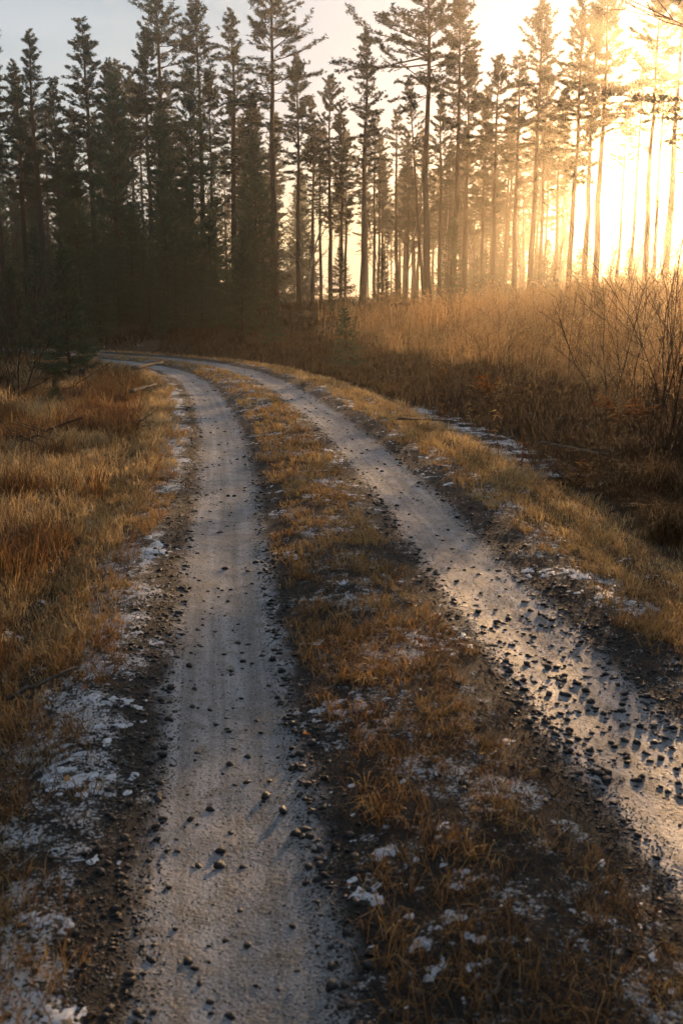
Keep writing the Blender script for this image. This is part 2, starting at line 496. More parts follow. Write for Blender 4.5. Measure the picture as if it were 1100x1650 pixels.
# frozen water in the ditch
is_ = np.arange(27.4, 34.8, .3); iu = np.linspace(2.2, 3.9, 8)
cx = np.interp(is_, ss_, CL[:, 0]); cyy = np.interp(is_, ss_, CL[:, 1]); nx = np.interp(is_, ss_, CN[:, 0]); ny = np.interp(is_, ss_, CN[:, 1])
X = (cx[:, None] + nx[:, None] * iu[None]).ravel(); Y = (cyy[:, None] + ny[:, None] * iu[None]).ravel()
i, j = np.meshgrid(np.arange(len(is_) - 1), np.arange(len(iu) - 1), indexing='ij'); w = len(iu)
Q = np.stack([i * w + j, i * w + j + 1, (i + 1) * w + j + 1, (i + 1) * w + j], -1).reshape(-1, 4)
ice_o = obj('ditch_ice', mesh_np('ditch_ice', np.stack([X, Y, np.full(len(X), -.36)], 1), Q=Q, mat=M['ice']))
tag(ice_o, kind='structure')
if ice_o.data.polygons[0].normal.z < 0: ice_o.data.flip_normals()

# ------------------------------------------------------------------ trees
def unit(v): return v / (np.linalg.norm(v, axis=-1, keepdims=True) + 1e-9)

def pine_meshes(seed, H=18., cb=.52, Rm=1.7, dens=1.0, openness=0.0, lopsided=0.0):
    r = np.random.default_rng(seed)
    tr = MB(); br = MB(); cr = MB()
    n = 16
    zt = np.linspace(0, 1, n)
    wob = np.cumsum(r.normal(0, .012, (n, 2)), 0) * H * .12
    wob -= wob[:1]
    r0 = .0088 * H
    P = np.column_stack([wob[:, 0], wob[:, 1], zt * H])
    rad_ = r0 * ((1 - zt) ** .75 * .92 + .08) * (1 + .35 * np.exp(-zt * 60))
    tr.tube(P, rad_, 8)
    def trunk_at(z): return np.array([np.interp(z, P[:, 2], P[:, 0]), np.interp(z, P[:, 2], P[:, 1]), z])
    z = cb * H
    ctop = H * .99
    tufts = []; axes = []
    while z < ctop:
        t = (z - cb * H) / (H - cb * H)
        k = r.integers(3, 6)
        a0 = r.uniform(0, 6.28)
        for q in range(k):
            az = a0 + q * 6.28 / k + r.normal(0, .45)
            if r.random() < openness * (1 - t): continue
            if t < .85 and vnoise(np.array([(az % 6.28) * .9]), np.array([z * .75]), seed)[0] < .22: continue
            prof = (1 - t) ** .72 * (.55 + .45 * min(1, t / .22)) + .07
            L = Rm * prof * r.uniform(.32, 1.38) * (1 + lopsided * math.cos(az - 2.6) * (1 - t))
            el = R(-10 + 62 * t ** 1.1 + r.normal(0, 15))
            d = np.array([math.cos(az) * math.cos(el), math.sin(az) * math.cos(el), math.sin(el)])
            m_ = 5
            tt = np.linspace(0, 1, m_)
            base = trunk_at(min(z + r.uniform(-.32, .32), H * .995))
            path = base + d * (tt[:, None] * L) + np.array([0, 0, 1]) * (tt[:, None] ** 2) * L * r.uniform(.05, .3)
            path[1:] += r.normal(0, .035 * L, (m_ - 1, 3))
            br.tube(path, (.012 + .011 * L) * (1 - tt * .82), 3, cap=False)
            nt_ = max(3, int((L * 12 + 2) * dens))
            for _ in range(nt_):
                f = r.uniform(.18, 1.0) ** .75
                c = np.array([np.interp(f, tt, path[:, w_]) for w_ in range(3)])
                yaw = r.choice([-1, 1]) * r.uniform(.35, 1.25)
                dd = np.array([d[0] * math.cos(yaw) - d[1] * math.sin(yaw), d[0] * math.sin(yaw) + d[1] * math.cos(yaw), d[2] + r.uniform(-.05, .7)])
                dd = dd / np.linalg.norm(dd)
                tl = r.uniform(.16, .5) * (.45 + .55 * (1 - f)) * (.6 + .3 * L)
                e = c + dd * tl
                if tl > .22: br.tube(np.array([c, e]), [.009, .004], 3, cap=False)
                for h in np.linspace(.35, 1.0, 3 if tl > .3 else 2):
                    tufts.append(c + dd * tl * h + r.normal(0, .02, 3)); axes.append(dd + np.array([0, 0, .35]))
            tufts.append(path[-1]); axes.append(d + np.array([0, 0, .5]))
        z += r.uniform(.19, .37) * (1.15 - .5 * t)
    tufts = np.array(tufts); axes = unit(np.array(axes))
    m_ = 9
    c = np.repeat(tufts, m_, 0)
    dd = unit(np.repeat(axes, m_, 0) * .55 + unit(r.normal(size=(len(c), 3))) * .9)
    cr.fins(c, dd, r.uniform(.09, .18, len(c)), r.uniform(.024, .044, len(c)), np.repeat(np.clip(r.normal(.5, .22, len(tufts)), 0, 1), m_))
    # bare dead branches below the crown
    for _ in range(int(26 * (1 + openness))):
        zz = r.uniform(.16, cb + .05) * H
        az = r.uniform(0, 6.28); L = r.uniform(.25, 1.5) * (.5 + zz / H)
        el = R(r.normal(8, 16))
        d = np.array([math.cos(az) * math.cos(el), math.sin(az) * math.cos(el), math.sin(el)])
        b = trunk_at(zz)
        pth = np.array([b, b + d * L * .5 + r.normal(0, .04, 3), b + d * L + np.array([0, 0, r.uniform(-.25, .2)])])
        br.tube(pth, [.018, .011, .004], 3, cap=False)
        for _ in range(r.integers(0, 4)):
            f = r.uniform(.4, .9); c0 = pth[0] + (pth[2] - pth[0]) * f
            br.tube(np.array([c0, c0 + unit(d + r.normal(0, .6, 3)) * L * .3]), [.007, .003], 3, cap=False)
    return [('trunk', tr.mesh('pine_trunk', M['bark'], True)), ('branches', br.mesh('pine_branches', M['bark'])), ('crown', cr.mesh('pine_crown', M['pine']))], H

def spruce_meshes(seed, H=3., Rm=.85, base=.07, nd=1.0, gap=0.0):
    r = np.random.default_rng(seed)
    tr = MB(); br = MB(); cr = MB()
    n = 8; zt = np.linspace(0, 1, n)
    P = np.column_stack([np.cumsum(r.normal(0, .004, n)) * H, np.cumsum(r.normal(0, .004, n)) * H, zt * H]); P[0, :2] = 0
    tr.tube(P, .012 * H * (1 - zt * .93), 7)
    cc = []; ax = []; tint = []
    z = base * H
    while z < H * .97:
        t = z / H
        k = r.integers(5, 8); a0 = r.uniform(0, 6.28)
        for q in range(k):
            if r.random() < gap: continue
            az = a0 + q * 6.28 / k + r.normal(0, .22)
            L = Rm * ((1 - t) ** .82 * .95 + .04) * r.uniform(.68, 1.12) * min(1, .55 + t * 4)
            el = R(-14 + 60 * t ** 1.3 + r.normal(0, 6))
            d = np.array([math.cos(az) * math.cos(el), math.sin(az) * math.cos(el), math.sin(el)])
            tt = np.linspace(0, 1, 4)
            b = np.array([np.interp(z, P[:, 2], P[:, 0]), np.interp(z, P[:, 2], P[:, 1]), z + r.uniform(-.015, .015) * H])
            path = b + d * (tt[:, None] * L) + np.array([0, 0, 1]) * (tt[:, None] ** 2.2) * L * .22
            br.tube(path, .0038 * H * (1 - t * .6) * (1 - tt * .85), 3, cap=False)
            br_t = r.normal(.5, .15)
            segs = [(path[0] + (path[-1] - path[0]) * .15, path[-1])]
            nt_ = max(3, int(L / (.032 * H)))
            for qf in range(nt_):
                f = .22 + .74 * (qf + r.random()) / nt_
                c = np.array([np.interp(f, tt, path[:, w_]) for w_ in range(3)])
                for sgn in (-1, 1):
                    yaw = sgn * r.uniform(.6, 1.05)
                    dd = np.array([d[0] * math.cos(yaw) - d[1] * math.sin(yaw), d[0] * math.sin(yaw) + d[1] * math.cos(yaw), d[2] + r.uniform(-.35, .12)])
                    dd = dd / np.linalg.norm(dd)
                    tl = L * .48 * (1.05 - f) * r.uniform(.6, 1.2) + .012 * H
                    segs.append((c, c + dd * tl))
            for (a, e) in segs:
                ln = np.linalg.norm(e - a); m_ = max(3, int(ln / (.0030 * H) * nd))
                f = r.random(m_)
                cc.append(a + (e - a) * f[:, None])
                dd = unit((e - a)[None] / ln * .75 + unit(r.normal(size=(m_, 3))) * .8 + np.array([0, 0, .1]))
                ax.append(dd); tint.append(np.clip(br_t + r.normal(0, .12, m_) + .25 * (f > .8), 0, 1))
        z += H * r.uniform(.026, .046)
    cc = np.concatenate(cc); ax = np.concatenate(ax); tint = np.concatenate(tint)
    cr.fins(cc, ax, r.uniform(.011, .02, len(cc)) * H, r.uniform(.0036, .0064, len(cc)) * H, tint)
    return [('trunk', tr.mesh('spruce_trunk', M['sbark'], True)), ('branches', br.mesh('spruce_branches', M['sbark'])), ('crown', cr.mesh('spruce_crown', M['spruce']))], H

def bare_meshes(seed, H=2.2, stems=3, spread=.35, depth=3, r0=.012, sub=6, lean=(0, 0), droop=0.0, mat='twig', sep_trunk=True):
    """leafless shrub or broadleaf tree: stems and finer twigs"""
    r = np.random.default_rng(seed)
    tr = MB(); tw = MB()
    def grow(p, d, L, rad_, lev):
        n = 7 if lev == 0 else 5
        pts = [p]; dd = d.copy()
        for q in range(n - 1):
            dd = unit(dd + r.normal(0, .11 + .03 * lev, 3) + np.array([0, 0, .05 if lev < 2 else -droop]))
            pts.append(pts[-1] + dd * L / (n - 1))
        pts = np.array(pts); tt = np.linspace(0, 1, n)
        (tr if lev == 0 else tw).tube(pts, np.maximum(rad_ * (1 - .8 * tt), .0016), 5 if lev == 0 else 3, a=r.random(), cap=False)
        if lev < depth:
            k = max(2, int(sub * (1 if lev == 0 else .6) * r.uniform(.7, 1.3)))
            for _ in range(k):
                f = r.uniform(.25, .97)
                c = np.array([np.interp(f, tt, pts[:, w_]) for w_ in range(3)])
                az = r.uniform(0, 6.28)
                side = np.array([math.cos(az), math.sin(az), r.uniform(-.1, .5)])
                nd_ = unit(dd * .65 + side * r.uniform(.45, .9))
                grow(c, nd_, L * r.uniform(.28, .55) * (1.15 - f * .55), rad_ * (.55 - .2 * f), lev + 1)
    for q in range(stems):
        az = 6.28 * q / stems + r.uniform(-.5, .5); sp = spread * r.uniform(.4, 1.2) if stems > 1 else spread * .3
        d = unit(np.array([math.cos(az) * sp + lean[0], math.sin(az) * sp + lean[1], 1.0]))
        grow(np.array([math.cos(az) * .03 * (stems > 1), math.sin(az) * .03 * (stems > 1), -.03]), d, H * r.uniform(.75, 1.08), r0 * r.uniform(.75, 1.1), 0)
    return [('stem', tr.mesh('bare_stem', M[mat], True)), ('twigs', tw.mesh('bare_twigs', M['twig']))], H

def place(name, proto, loc, label, cat, group=None, sc=1.0, sxy=None, rz=0.0, tilt=(0, 0)):
    parts, H = proto
    sxy = sc if sxy is None else sxy
    o = empty(name, loc, rz, (sxy, sxy, sc), tilt)
    tag(o, label, cat, group)
    for nm, me_ in parts:
        p_ = obj(nm, me_, o)
        if nm in ('branches', 'crown', 'twigs'): p_['kind'] = 'stuff'
    return o

PINES = [pine_meshes(11, 18, .50, 2.0, 1.0, .25), pine_meshes(12, 18, .55, 1.55, 1.15), pine_meshes(13, 18, .48, 1.35, 1.0),
         pine_meshes(14, 18, .60, 1.8, 1.2, .1), pine_meshes(15, 18, .42, 1.7, 1.2), pine_meshes(16, 18, .56, 2.3, .95, .38),
         pine_meshes(17, 18, .62, 2.5, 1.0, .25, .55), pine_meshes(18, 18, .66, 1.5, .9, .2)]
SPRUCES = [spruce_meshes(21, 3, .85), spruce_meshes(22, 3, .72, .1), spruce_meshes(23, 3, .95, .05, .9), spruce_meshes(24, 3, .62, .12, .8, .15)]

def pine_at(px, py, Y, v, label, group=None, wid=1.0, tilt=(0, 0)):
    x, y = px_xy(px, Y)
    z = gz(x, y) - .08
    H = top_h(py, Y) - z
    sc = H / 18
    return place('pine_tree', PINES[v], (x, y, z), label, 'pine tree', group, sc, sc * wid * 1.22, random.uniform(0, 6.28), tilt)

front = [  # trunk px, top py, distance, variant, width, label
    (8, 62, 44, 1, 1.0, 'dark pine at the left edge of the picture'),
    (44, 100, 47, 2, 1.1, 'short dark pine second from the left edge, lower than its neighbours'),
    (76, 54, 45, 2, 1.15, 'slim dark pine third from the left with a lit trunk edge above the young spruce'),
    (104, 128, 52, 4, 1.0, 'low dark pine crown between the third pine and the broad conical one'),
    (157, 36, 46, 4, 1.15, 'broad conical dark pine, highest of the trees on the far left'),
    (192, 98, 50, 1, 1.0, 'small topped pine just right of the broad conical pine at left'),
    (247, 55, 48, 3, 1.0, 'pine with a bushy crown just left of the very tall dark pine'),
    (270, -30, 50, 5, 1.1, 'very tall dark pine reaching the top edge at the left of centre'),
    (327, 2, 49, 0, 1.0, 'tall dark pine with a pointed top, left of the slender tufted one'),
    (346, 120, 55, 3, .9, 'lit edged pine trunk behind the young spruce by the bend'),
    (377, 18, 52, 2, 1.15, 'slender pine with small tufted top left of the tallest open crowned pine'),
    (410, 150, 57, 4, .95, 'low pine with dense crown just left of the tallest clear trunk'),
    (444, -45, 49, 5, 1.15, 'tallest pine with clear dark trunk and open layered crown left of centre'),
    (481, 92, 53, 1, 1.0, 'pine with thin trunk right of the tallest open crowned pine'),
    (503, 160, 58, 2, 1.0, 'thin straight pine with narrow crown beside the white birch stem'),
    (531, 124, 52, 3, 1.0, 'pine with small pointed top and dense crown behind the two round spruces'),
    (549, 170, 50, 4, .9, 'dark bushy pine with low side branches left of the slim spire pine'),
    (582, 52, 48, 2, 1.05, 'slim spire shaped pine standing alone against the pale sky'),
    (603, 182, 60, 7, .9, 'thin pine with sparse narrow top right of the slim spire pine'),
    (640, 178, 62, 7, 1.1, 'light crowned pine left of the leaning trunk in the haze'),
    (689, -75, 44, 6, 1.1, 'tall pine with thick reddish trunk and lopsided crown near the field corner'),
    (727, -5, 50, 0, 1.1, 'pine right of the thick reddish trunk with a full feathery crown'),
    (746, 85, 58, 1, 1.0, 'pine behind the full feathery crown above the hazy spruce'),
    (791, 92, 54, 3, 1.0, 'flat topped double stemmed pine at the left of the golden haze'),
    (826, 88, 57, 7, 1.1, 'slim pine with thin crown in the golden haze'),
    (851, 3, 52, 0, 1.0, 'tall pine with pointed open crown in the golden haze'),
    (868, 105, 60, 1, .9, 'short thin pine right behind the tall pointed open crowned pine'),
    (914, -5, 50, 4, .95, 'thick trunked golden pine left of the densest glowing crowns'),
    (938, 12, 54, 3, 1.05, 'middle pine of the three crowded crowns in the glow'),
    (957, -25, 52, 3, 1.1, 'right hand pine of the three crowded crowns in the glow'),
    (992, 175, 60, 7, 1.0, 'short slim pine between the crowded crowns and the right edge pair'),
    (1034, -35, 49, 3, 1.0, 'tall pale glowing pine left of the right edge pair'),
    (1071, -25, 52, 7, 1.25, 'straight glowing pine next to the right edge'),
    (1104, 30, 50, 2, 1.15, 'pine half cut by the right edge of the picture'),
    (775, 140, 60, 4, .9, 'low dense pine just left of the flat topped double stemmed pine'),
    (892, 150, 62, 1, 1.0, 'low golden pine behind and left of the thick golden trunk'),
    (1012, 120, 58, 7, .9, 'low pale pine left of the tall glowing pine near the right edge'),
    (1052, 110, 60, 7, 1.0, 'low pale pine between the two tall glowing pines at the right edge'),
    (708, 150, 57, 2, 1.1, 'thin pine close behind the thick reddish trunk on its right'),
    (655, 215, 66, 4, .9, 'small hazy pine behind the leaning stem'),
]
for (px, py, Y, v, wd, lab) in front:
    pine_at(px, py, Y, v, lab, None, wd)
# leaning stem
x, y = px_xy(683, 52); z = gz(x, y) - .05
place('pine_tree', PINES[7], (x, y, z), 'leaning pine whose thin trunk slants left beside the thick reddish trunk', 'pine tree', None, .60, .62, 1.0, (0, R(-9.5)))

placed = [px_xy(f[0], f[2]) for f in front]
def clear(x, y, dmin):
    for (a, b) in placed:
        if (a - x) ** 2 + (b - y) ** 2 < dmin * dmin: return False
    placed.append((x, y)); return True

def in_view(x, y, margin=0.06, side=1.5):
    return (y > 0) & (np.abs(x) < (.343 * 1.0 + margin) * y + side)

def scatter_trees(n, xr, yr, dmin, fn, tries=4000):
    k = 0
    for _ in range(tries):
        if k >= n: break
        x = random.uniform(*xr); y = random.uniform(*yr)
        _, u = road_su([x], [y])
        if abs(u[0]) < 4.0 or (xr[1] == -1.5 and x > -.065 * y) or (xr[1] == -3 and x > -.05 * y): continue
        if not clear(x, y, dmin): continue
        fn(x, y); k += 1

def fill_pine(lab, grp, hmin, hmax):
    def f(x, y):
        z = gz(x, y) - .08; sc = random.uniform(hmin, hmax) / 18
        place('pine_tree', random.choice(PINES[:5] + PINES[7:]), (x, y, z), lab, 'pine tree', grp, sc, sc * random.uniform(.95, 1.25), random.uniform(0, 6.28), (R(random.gauss(0, 1)), R(random.gauss(0, 1))))
    return f
def fill_spruce(lab, grp, hmin, hmax):
    def f(x, y):
        z = gz(x, y) - .05; sc = random.uniform(hmin, hmax) / 3
        place('spruce_tree', random.choice(SPRUCES), (x, y, z), lab, 'spruce tree', grp, sc, sc * random.uniform(.7, .9), random.uniform(0, 6.28))
    return f
def right_only(fn):
    def f(x, y):
        if x < .22 * y: fn(x, y)
    return f
# deep stand on the left, thinner in the middle, open on the right
scatter_trees(62, (-42, -3), (48, 92), 2.0, fill_pine('half hidden pine deep in the dark stand behind the front row', 'pines inside the dark left stand', 11.5, 15.5))
scatter_trees(50, (-34, -1.5), (42, 84), 1.7, fill_spruce('shaded spruce filling the gaps inside the dark left stand', 'understorey spruces of the dark left stand', 5, 11))
scatter_trees(26, (-3, 12), (64, 112), 2.6, fill_pine('faint thin pine far back in the hazy gap at the middle', 'far pines in the hazy gap', 10, 14))
scatter_trees(75, (5, 30), (72, 135), 2.6, right_only(fill_pine('faint far pine behind the golden front row', 'far pines behind the golden row', 9, 15)))
scatter_trees(14, (6, 40), (58, 110), 2.5, right_only(fill_spruce('faint spruce behind the golden front row', 'far spruces behind the golden row', 3, 8)))
scatter_trees(46, (-62, 0), (84, 116), 2.4, fill_spruce('shaded spruce at the back of the dark left stand', 'back spruces of the dark left stand', 9, 13))
scatter_trees(34, (-60, 25), (112, 160), 4.0, fill_pine('tiny pine of the farthest tree line in the haze', 'pines of the farthest tree line', 11, 15))
scatter_trees(20, (7, 24), (56, 80), 1.6, right_only(fill_spruce('faint spruce behind the golden front row', 'far spruces behind the golden row', 2, 4.5)))
scatter_trees(46, (12, 46), (84, 138), 1.9, fill_spruce('faint spruce behind the golden front row', 'far spruces behind the golden row', 4.5, 8.5))
# beyond the picture's edges
scatter_trees(12, (-45, -20), (24, 46), 3.0, fill_pine('dark pine beyond the left edge of the stand', 'pines left of the picture', 12, 16))
for (x, y, h, v) in [(18.9, 53, 19.8, 4), (20.1, 52, 19.8, 4), (21.5, 53, 19.5, 4), (25.0, 51, 18, 3), (29.5, 52, 17.5, 0), (52, 60, 16, 3), (58, 49, 17, 1), (64, 58, 16, 2)]:  # nearest ones added, heights set so their crowns shade the foreground
    z = gz(x, y) - .08; sc = h / 18
    placed.append((x, y))
    place('pine_tree', PINES[v], (x, y, z), 'pine added beyond the right edge of the field', 'pine tree', 'added pines right of the picture', sc, sc * 1.35, random.uniform(0, 6))

for k_ in range(1500):  # unseen ring of trees added to keep sky light off the foreground
    if k_ == 0: cnt = 0
    a_ = R(random.uniform(62, 312)); d_ = random.uniform(4.6, 16)
    x, y = d_ * math.sin(a_), d_ * math.cos(a_)
    if abs(road_su([x], [y])[1][0]) < 3.6 or not clear(x, y, 1.6): continue
    cnt += 1
    if cnt % 2: fill_spruce('unseen spruce added behind the camera to block sky light', 'added unseen trees behind the camera', 9, 14)(x, y)
    else: fill_pine('unseen pine added behind the camera to block sky light', 'added unseen trees behind the camera', 11, 15)(x, y)
    if cnt >= 56: break

def spruce_at(px, py_top, Y, v, label, wpx, group=None, tilt=(0, 0), rz=None):
    x, y = px_xy(px, Y); z = gz(x, y) - .04
    H = top_h(py_top, Y) - z; sc = H / 3
    wm = wpx * Y / FPX / 2
    sxy = wm / [.85, .72, .95, .62][v]
    return place('spruce_tree', SPRUCES[v], (x, y, z), label, 'spruce tree', group, sc, sxy, random.uniform(0, 6) if rz is None else rz, tilt)
spruce_at(105, 402, 22.5, 0, 'young dark spruce standing in front of the stand at the left', 135)
spruce_at(390, 372, 35, 2, 'bushy young spruce at the right end of the bend', 100)
spruce_at(440, 488, 31.5, 2, 'low round spruce beside the bend, right of the bushy young one', 66)
spruce_at(548, 398, 46, 2, 'wide spruce under the dark bushy pine at the centre', 78)
spruce_at(616, 398, 45, 0, 'narrow pointed spruce left of the thick reddish trunk', 52)
spruce_at(560, 492, 25, 3, 'small ragged spruce leaning over the ditch beside the road', 84, tilt=(0, R(-7)))
spruce_at(726, 345, 47, 3, 'hazy spruce right of the thick reddish trunk', 82)
spruce_at(668, 468, 42, 1, 'tiny spruce at the foot of the thick reddish trunk', 26)
spruce_at(640, 430, 47, 1, 'small spruce top behind the narrow pointed spruce', 34)
spruce_at(880, 385, 58, 2, 'blurred low spruce in the golden haze below the pines', 70)
spruce_at(930, 400, 56, 0, 'second low spruce in the golden haze under the thick golden trunk', 60)
spruce_at(1010, 400, 58, 2, 'low spruce in the glow near the right edge', 70)
spruce_at(780, 400, 56, 1, 'thin young spruce at the left of the golden pines', 44)
spruce_at(272, 250, 40, 1, 'tall dark spruce behind the bend, below the very tall pine', 78)
spruce_at(310, 290, 42, 0, 'tall dark spruce right of the other by the bend', 80)
spruce_at(215, 330, 41, 3, 'dark spruce at the end of the visible road', 80)
spruce_at(345, 400, 38, 2, 'low dark spruce between the tall dark pair and the bushy one', 72)
spruce_at(240, 430, 38.5, 0, 'low dark spruce behind the vanishing road', 70)
spruce_at(20, 430, 28, 2, 'dark spruce cut by the left edge of the picture', 120)
spruce_at(160, 400, 36, 1, 'dark spruce behind the young one at the left', 90)
spruce_at(60, 360, 36, 3, 'tall shaded spruce between left edge and the young spruce', 90)
ORDL = ['first', 'second', 'third', 'fourth', 'fifth', 'sixth', 'seventh', 'eighth', 'ninth', 'tenth', 'eleventh', 'twelfth', 'thirteenth', 'fourteenth']
bend_sp = [(255, 36, 1.7), (285, 37, 2.6), (325, 37, 2.2), (300, 40, 3.6), (232, 39, 3.0), (190, 40, 3.4), (340, 42, 4.4)]
for q, (px, Y, h_) in enumerate(bend_sp):
    x, y = px_xy(px, Y)
    place('spruce_tree', SPRUCES[q % 3], (x, y, gz(x, y) - .05), f"{ORDL[sorted(b_[0] for b_ in bend_sp).index(px)]} from the left of the small dark spruces lining the outside of the bend", 'spruce tree', 'small spruces outside the bend', h_ / 3, h_ / 3 * random.uniform(.95, 1.25), random.uniform(0, 6))
x, y = px_xy(80, 16.5)
place('spruce_tree', SPRUCES[2], (x, y, gz(x, y) - .05), 'knee high green spruce seedling in the rusty grass at the left', 'spruce tree', None, .17, .28)
x, y = px_xy(575, 33)
place('spruce_tree', SPRUCES[2], (x, y, gz(x, y) - .05), 'low flat spruce seedling on the brown bank above the ragged spruce', 'spruce tree', None, .3, .5)

# pale birch stems and bare saplings
BIRCH = bare_meshes(31, 9, 1, .2, 2, .06, 14, mat='birch')
for (px, Y, sc, tl, lab) in [(493, 54, 1.0, (0, R(-4)), 'white birch stem slanting between the pines at the centre'), (896, 62, 1.1, (0, 0), 'bare pale birch in the glow among the golden pines'),
                             (655, 58, 1.0, (0, R(3)), 'bare thin birch behind the leaning pine'), (705, 60, 1.1, (0, 0), 'bare pale birch just right of the thick reddish trunk'),
                             (770, 66, 1.1, (0, R(2)), 'bare hazy birch left of the flat topped double pine'), (840, 70, 1.2, (0, 0), 'bare hazy birch between the slim and the tall golden pines'), (975, 64, 1.1, (0, R(-2)), 'bare birch in the glow right of the crowded crowns'), (1055, 66, 1.2, (0, 0), 'bare birch in the glow near the right edge'), (610, 64, 1.0, (0, R(2)), 'bare hazy birch right behind the slim spire pine')]:
    x, y = px_xy(px, Y)
    place('birch_tree', BIRCH, (x, y, gz(x, y) - .05), lab, 'birch tree', None, sc, sc, random.uniform(0, 6), tl)
SAP = [bare_meshes(41, 2.1, 3, .42, 2, .014, 9), bare_meshes(42, 2.9, 5, .16, 2, .011, 8), bare_meshes(43, 1.6, 4, .3, 2, .008, 6), bare_meshes(44, 2.4, 2, .2, 2, .010, 8)]
for (px, Y, v, sc, rz, lab) in [
    (985, 13.2, 0, 1.0, .4, 'bare branching sapling spreading like a fan on the ditch bank'),
    (1078, 13.5, 1, 1.05, 1.0, 'tall many stemmed bare sapling near the right edge'),
    (1052, 16.5, 3, 1.1, 2.0, 'thin bare sapling left of the many stemmed one'),
    (1100, 11.5, 1, 1.0, 3.0, 'bare sapling cut by the right edge of the picture'),
    (925, 17, 3, .85, 4.0, 'slender bare sapling behind the fan shaped one'),
    (815, 21, 3, .85, 5.0, 'slim upright bare sapling rising from the brown reeds'),
    (862, 19, 2, .9, .7, 'low twiggy shrub in the reeds right of the slim upright sapling'),
    (905, 12.2, 2, .65, 2.7, 'low bare shrub at the foot of the ditch bank'),
    (785, 18, 2, .9, 3.3, 'twiggy brown shrub at the left end of the reeds'),
    (1000, 22, 3, 1.0, .2, 'bare sapling far back in the field near the glow'),
    (700, 26, 2, 1.0, 1.2, 'bare shrub on the bank below the thick reddish trunk'),
    (470, 33, 2, 1.1, 2.2, 'brown twiggy shrub beside the low round spruce'),
    (505, 36, 2, 1.3, 3.2, 'brown twiggy thicket on the bank left of the wide spruce'),
    (20, 19, 0, 1.25, 4.2, 'dark bare thicket at the left edge in front of the stand'),
    (50, 24, 2, 1.6, 5.2, 'tangled bare shrub left of the young dark spruce'),
    (8, 27, 1, 1.2, .2, 'tall tangled bare shrub at the left edge of the picture')]:
    x, y = px_xy(px, Y)
    place('bare_sapling', SAP[v], (x, y, gz(x, y)), lab, 'bare sapling', None, sc, sc, rz)
more_sap = [(840, 24, 2), (880, 26, 3), (955, 19, 2), (1030, 20, 1), (1088, 18, 1), (1062, 10.8, 2), (1015, 15, 3), (1095, 15, 0), (960, 25, 1), (905, 22, 2), (760, 23, 2), (735, 29, 3), (1075, 23, 3), (640, 31, 2)]
for q, (px, Y, v) in enumerate(more_sap):
    x, y = px_xy(px, Y); wh_ = ORDL[sorted(b_[0] for b_ in more_sap).index(px)]
    place('bare_sapling', SAP[v], (x, y, gz(x, y)), f"{wh_} from the left of the bare thin shrubs standing among the tall reeds", 'bare sapling', 'bare shrubs among the reeds', random.uniform(.85, 1.2), None, random.uniform(0, 6))
NEARB = bare_meshes(51, 8.0, 1, .1, 3, .042, 22, droop=.05)
place('bare_tree', NEARB, (4.9, 9.4, gz(4.9, 9.4)), 'bare broadleaf tree whose thin branches reach in from the right edge', 'bare tree', None, 1.0, 1.15, .3)

# the trees behind the front row are told apart by the front tree they stand behind
short = ['the pine at the left edge', 'the short second pine from the left', 'the slim third pine from the left', 'the low fourth crown from the left',
         'the broad conical pine at left', 'the small pine beside the conical one', 'the bushy pine left of the very tall one', 'the very tall dark pine',
         'the tall pine with pointed top', 'the lit edged trunk by the bend', 'the slender tufted pine', 'the low dense pine near the tallest trunk',
         'the tallest open crowned pine', 'the thin pine right of the tallest', 'the thin pine beside the white birch', 'the dense small pointed pine at centre',
         'the dark bushy pine at centre', 'the slim spire pine', 'the sparse thin pine right of the spire', 'the light crowned pine by the leaning trunk',
         'the thick reddish trunk', 'the full feathery pine', 'the pine above the hazy spruce', 'the flat topped double pine', 'the slim golden pine',
         'the tall pointed golden pine', 'the short thin golden pine', 'the thick golden trunk', 'the middle crowded crown', 'the right crowded crown',
         'the short slim pine in the glow', 'the tall pale pine near the right edge', 'the straight glowing pine', 'the pine cut by the right edge', 'the low dense pine by the double one', 'the low golden pine', 'the low pale pine in the glow', 'the low pale pine near the right edge', 'the thin pine by the reddish trunk', 'the small hazy pine by the leaning stem']
ORD = ['nearest', 'second', 'third', 'fourth', 'fifth', 'sixth', 'seventh', 'eighth', 'ninth', 'tenth', 'eleventh', 'twelfth']
fills = {}
for o in C.objects:
    if o.parent is None and o.get('group') in ('pines inside the dark left stand', 'understorey spruces of the dark left stand', 'far pines in the hazy gap',
            'far pines behind the golden row', 'far spruces behind the golden row', 'back spruces of the dark left stand', 'pines of the farthest tree line'):
        px_ = 550 + FPX * o.location.x / (o.location.y * math.cos(PITCH))
        if not -20 < px_ < 1120: continue
        k_ = min(range(len(front)), key=lambda q: abs(front[q][0] - px_))
        fills.setdefault((o['category'], k_), []).append(o)
for (c_, k_), L_ in fills.items():
    L_.sort(key=lambda o: o.location.y)
    for q, o in enumerate(L_):
        o['label'] = f"{ORD[min(q, 11)]} {c_.split()[0]} back in the wood behind {short[k_]}"

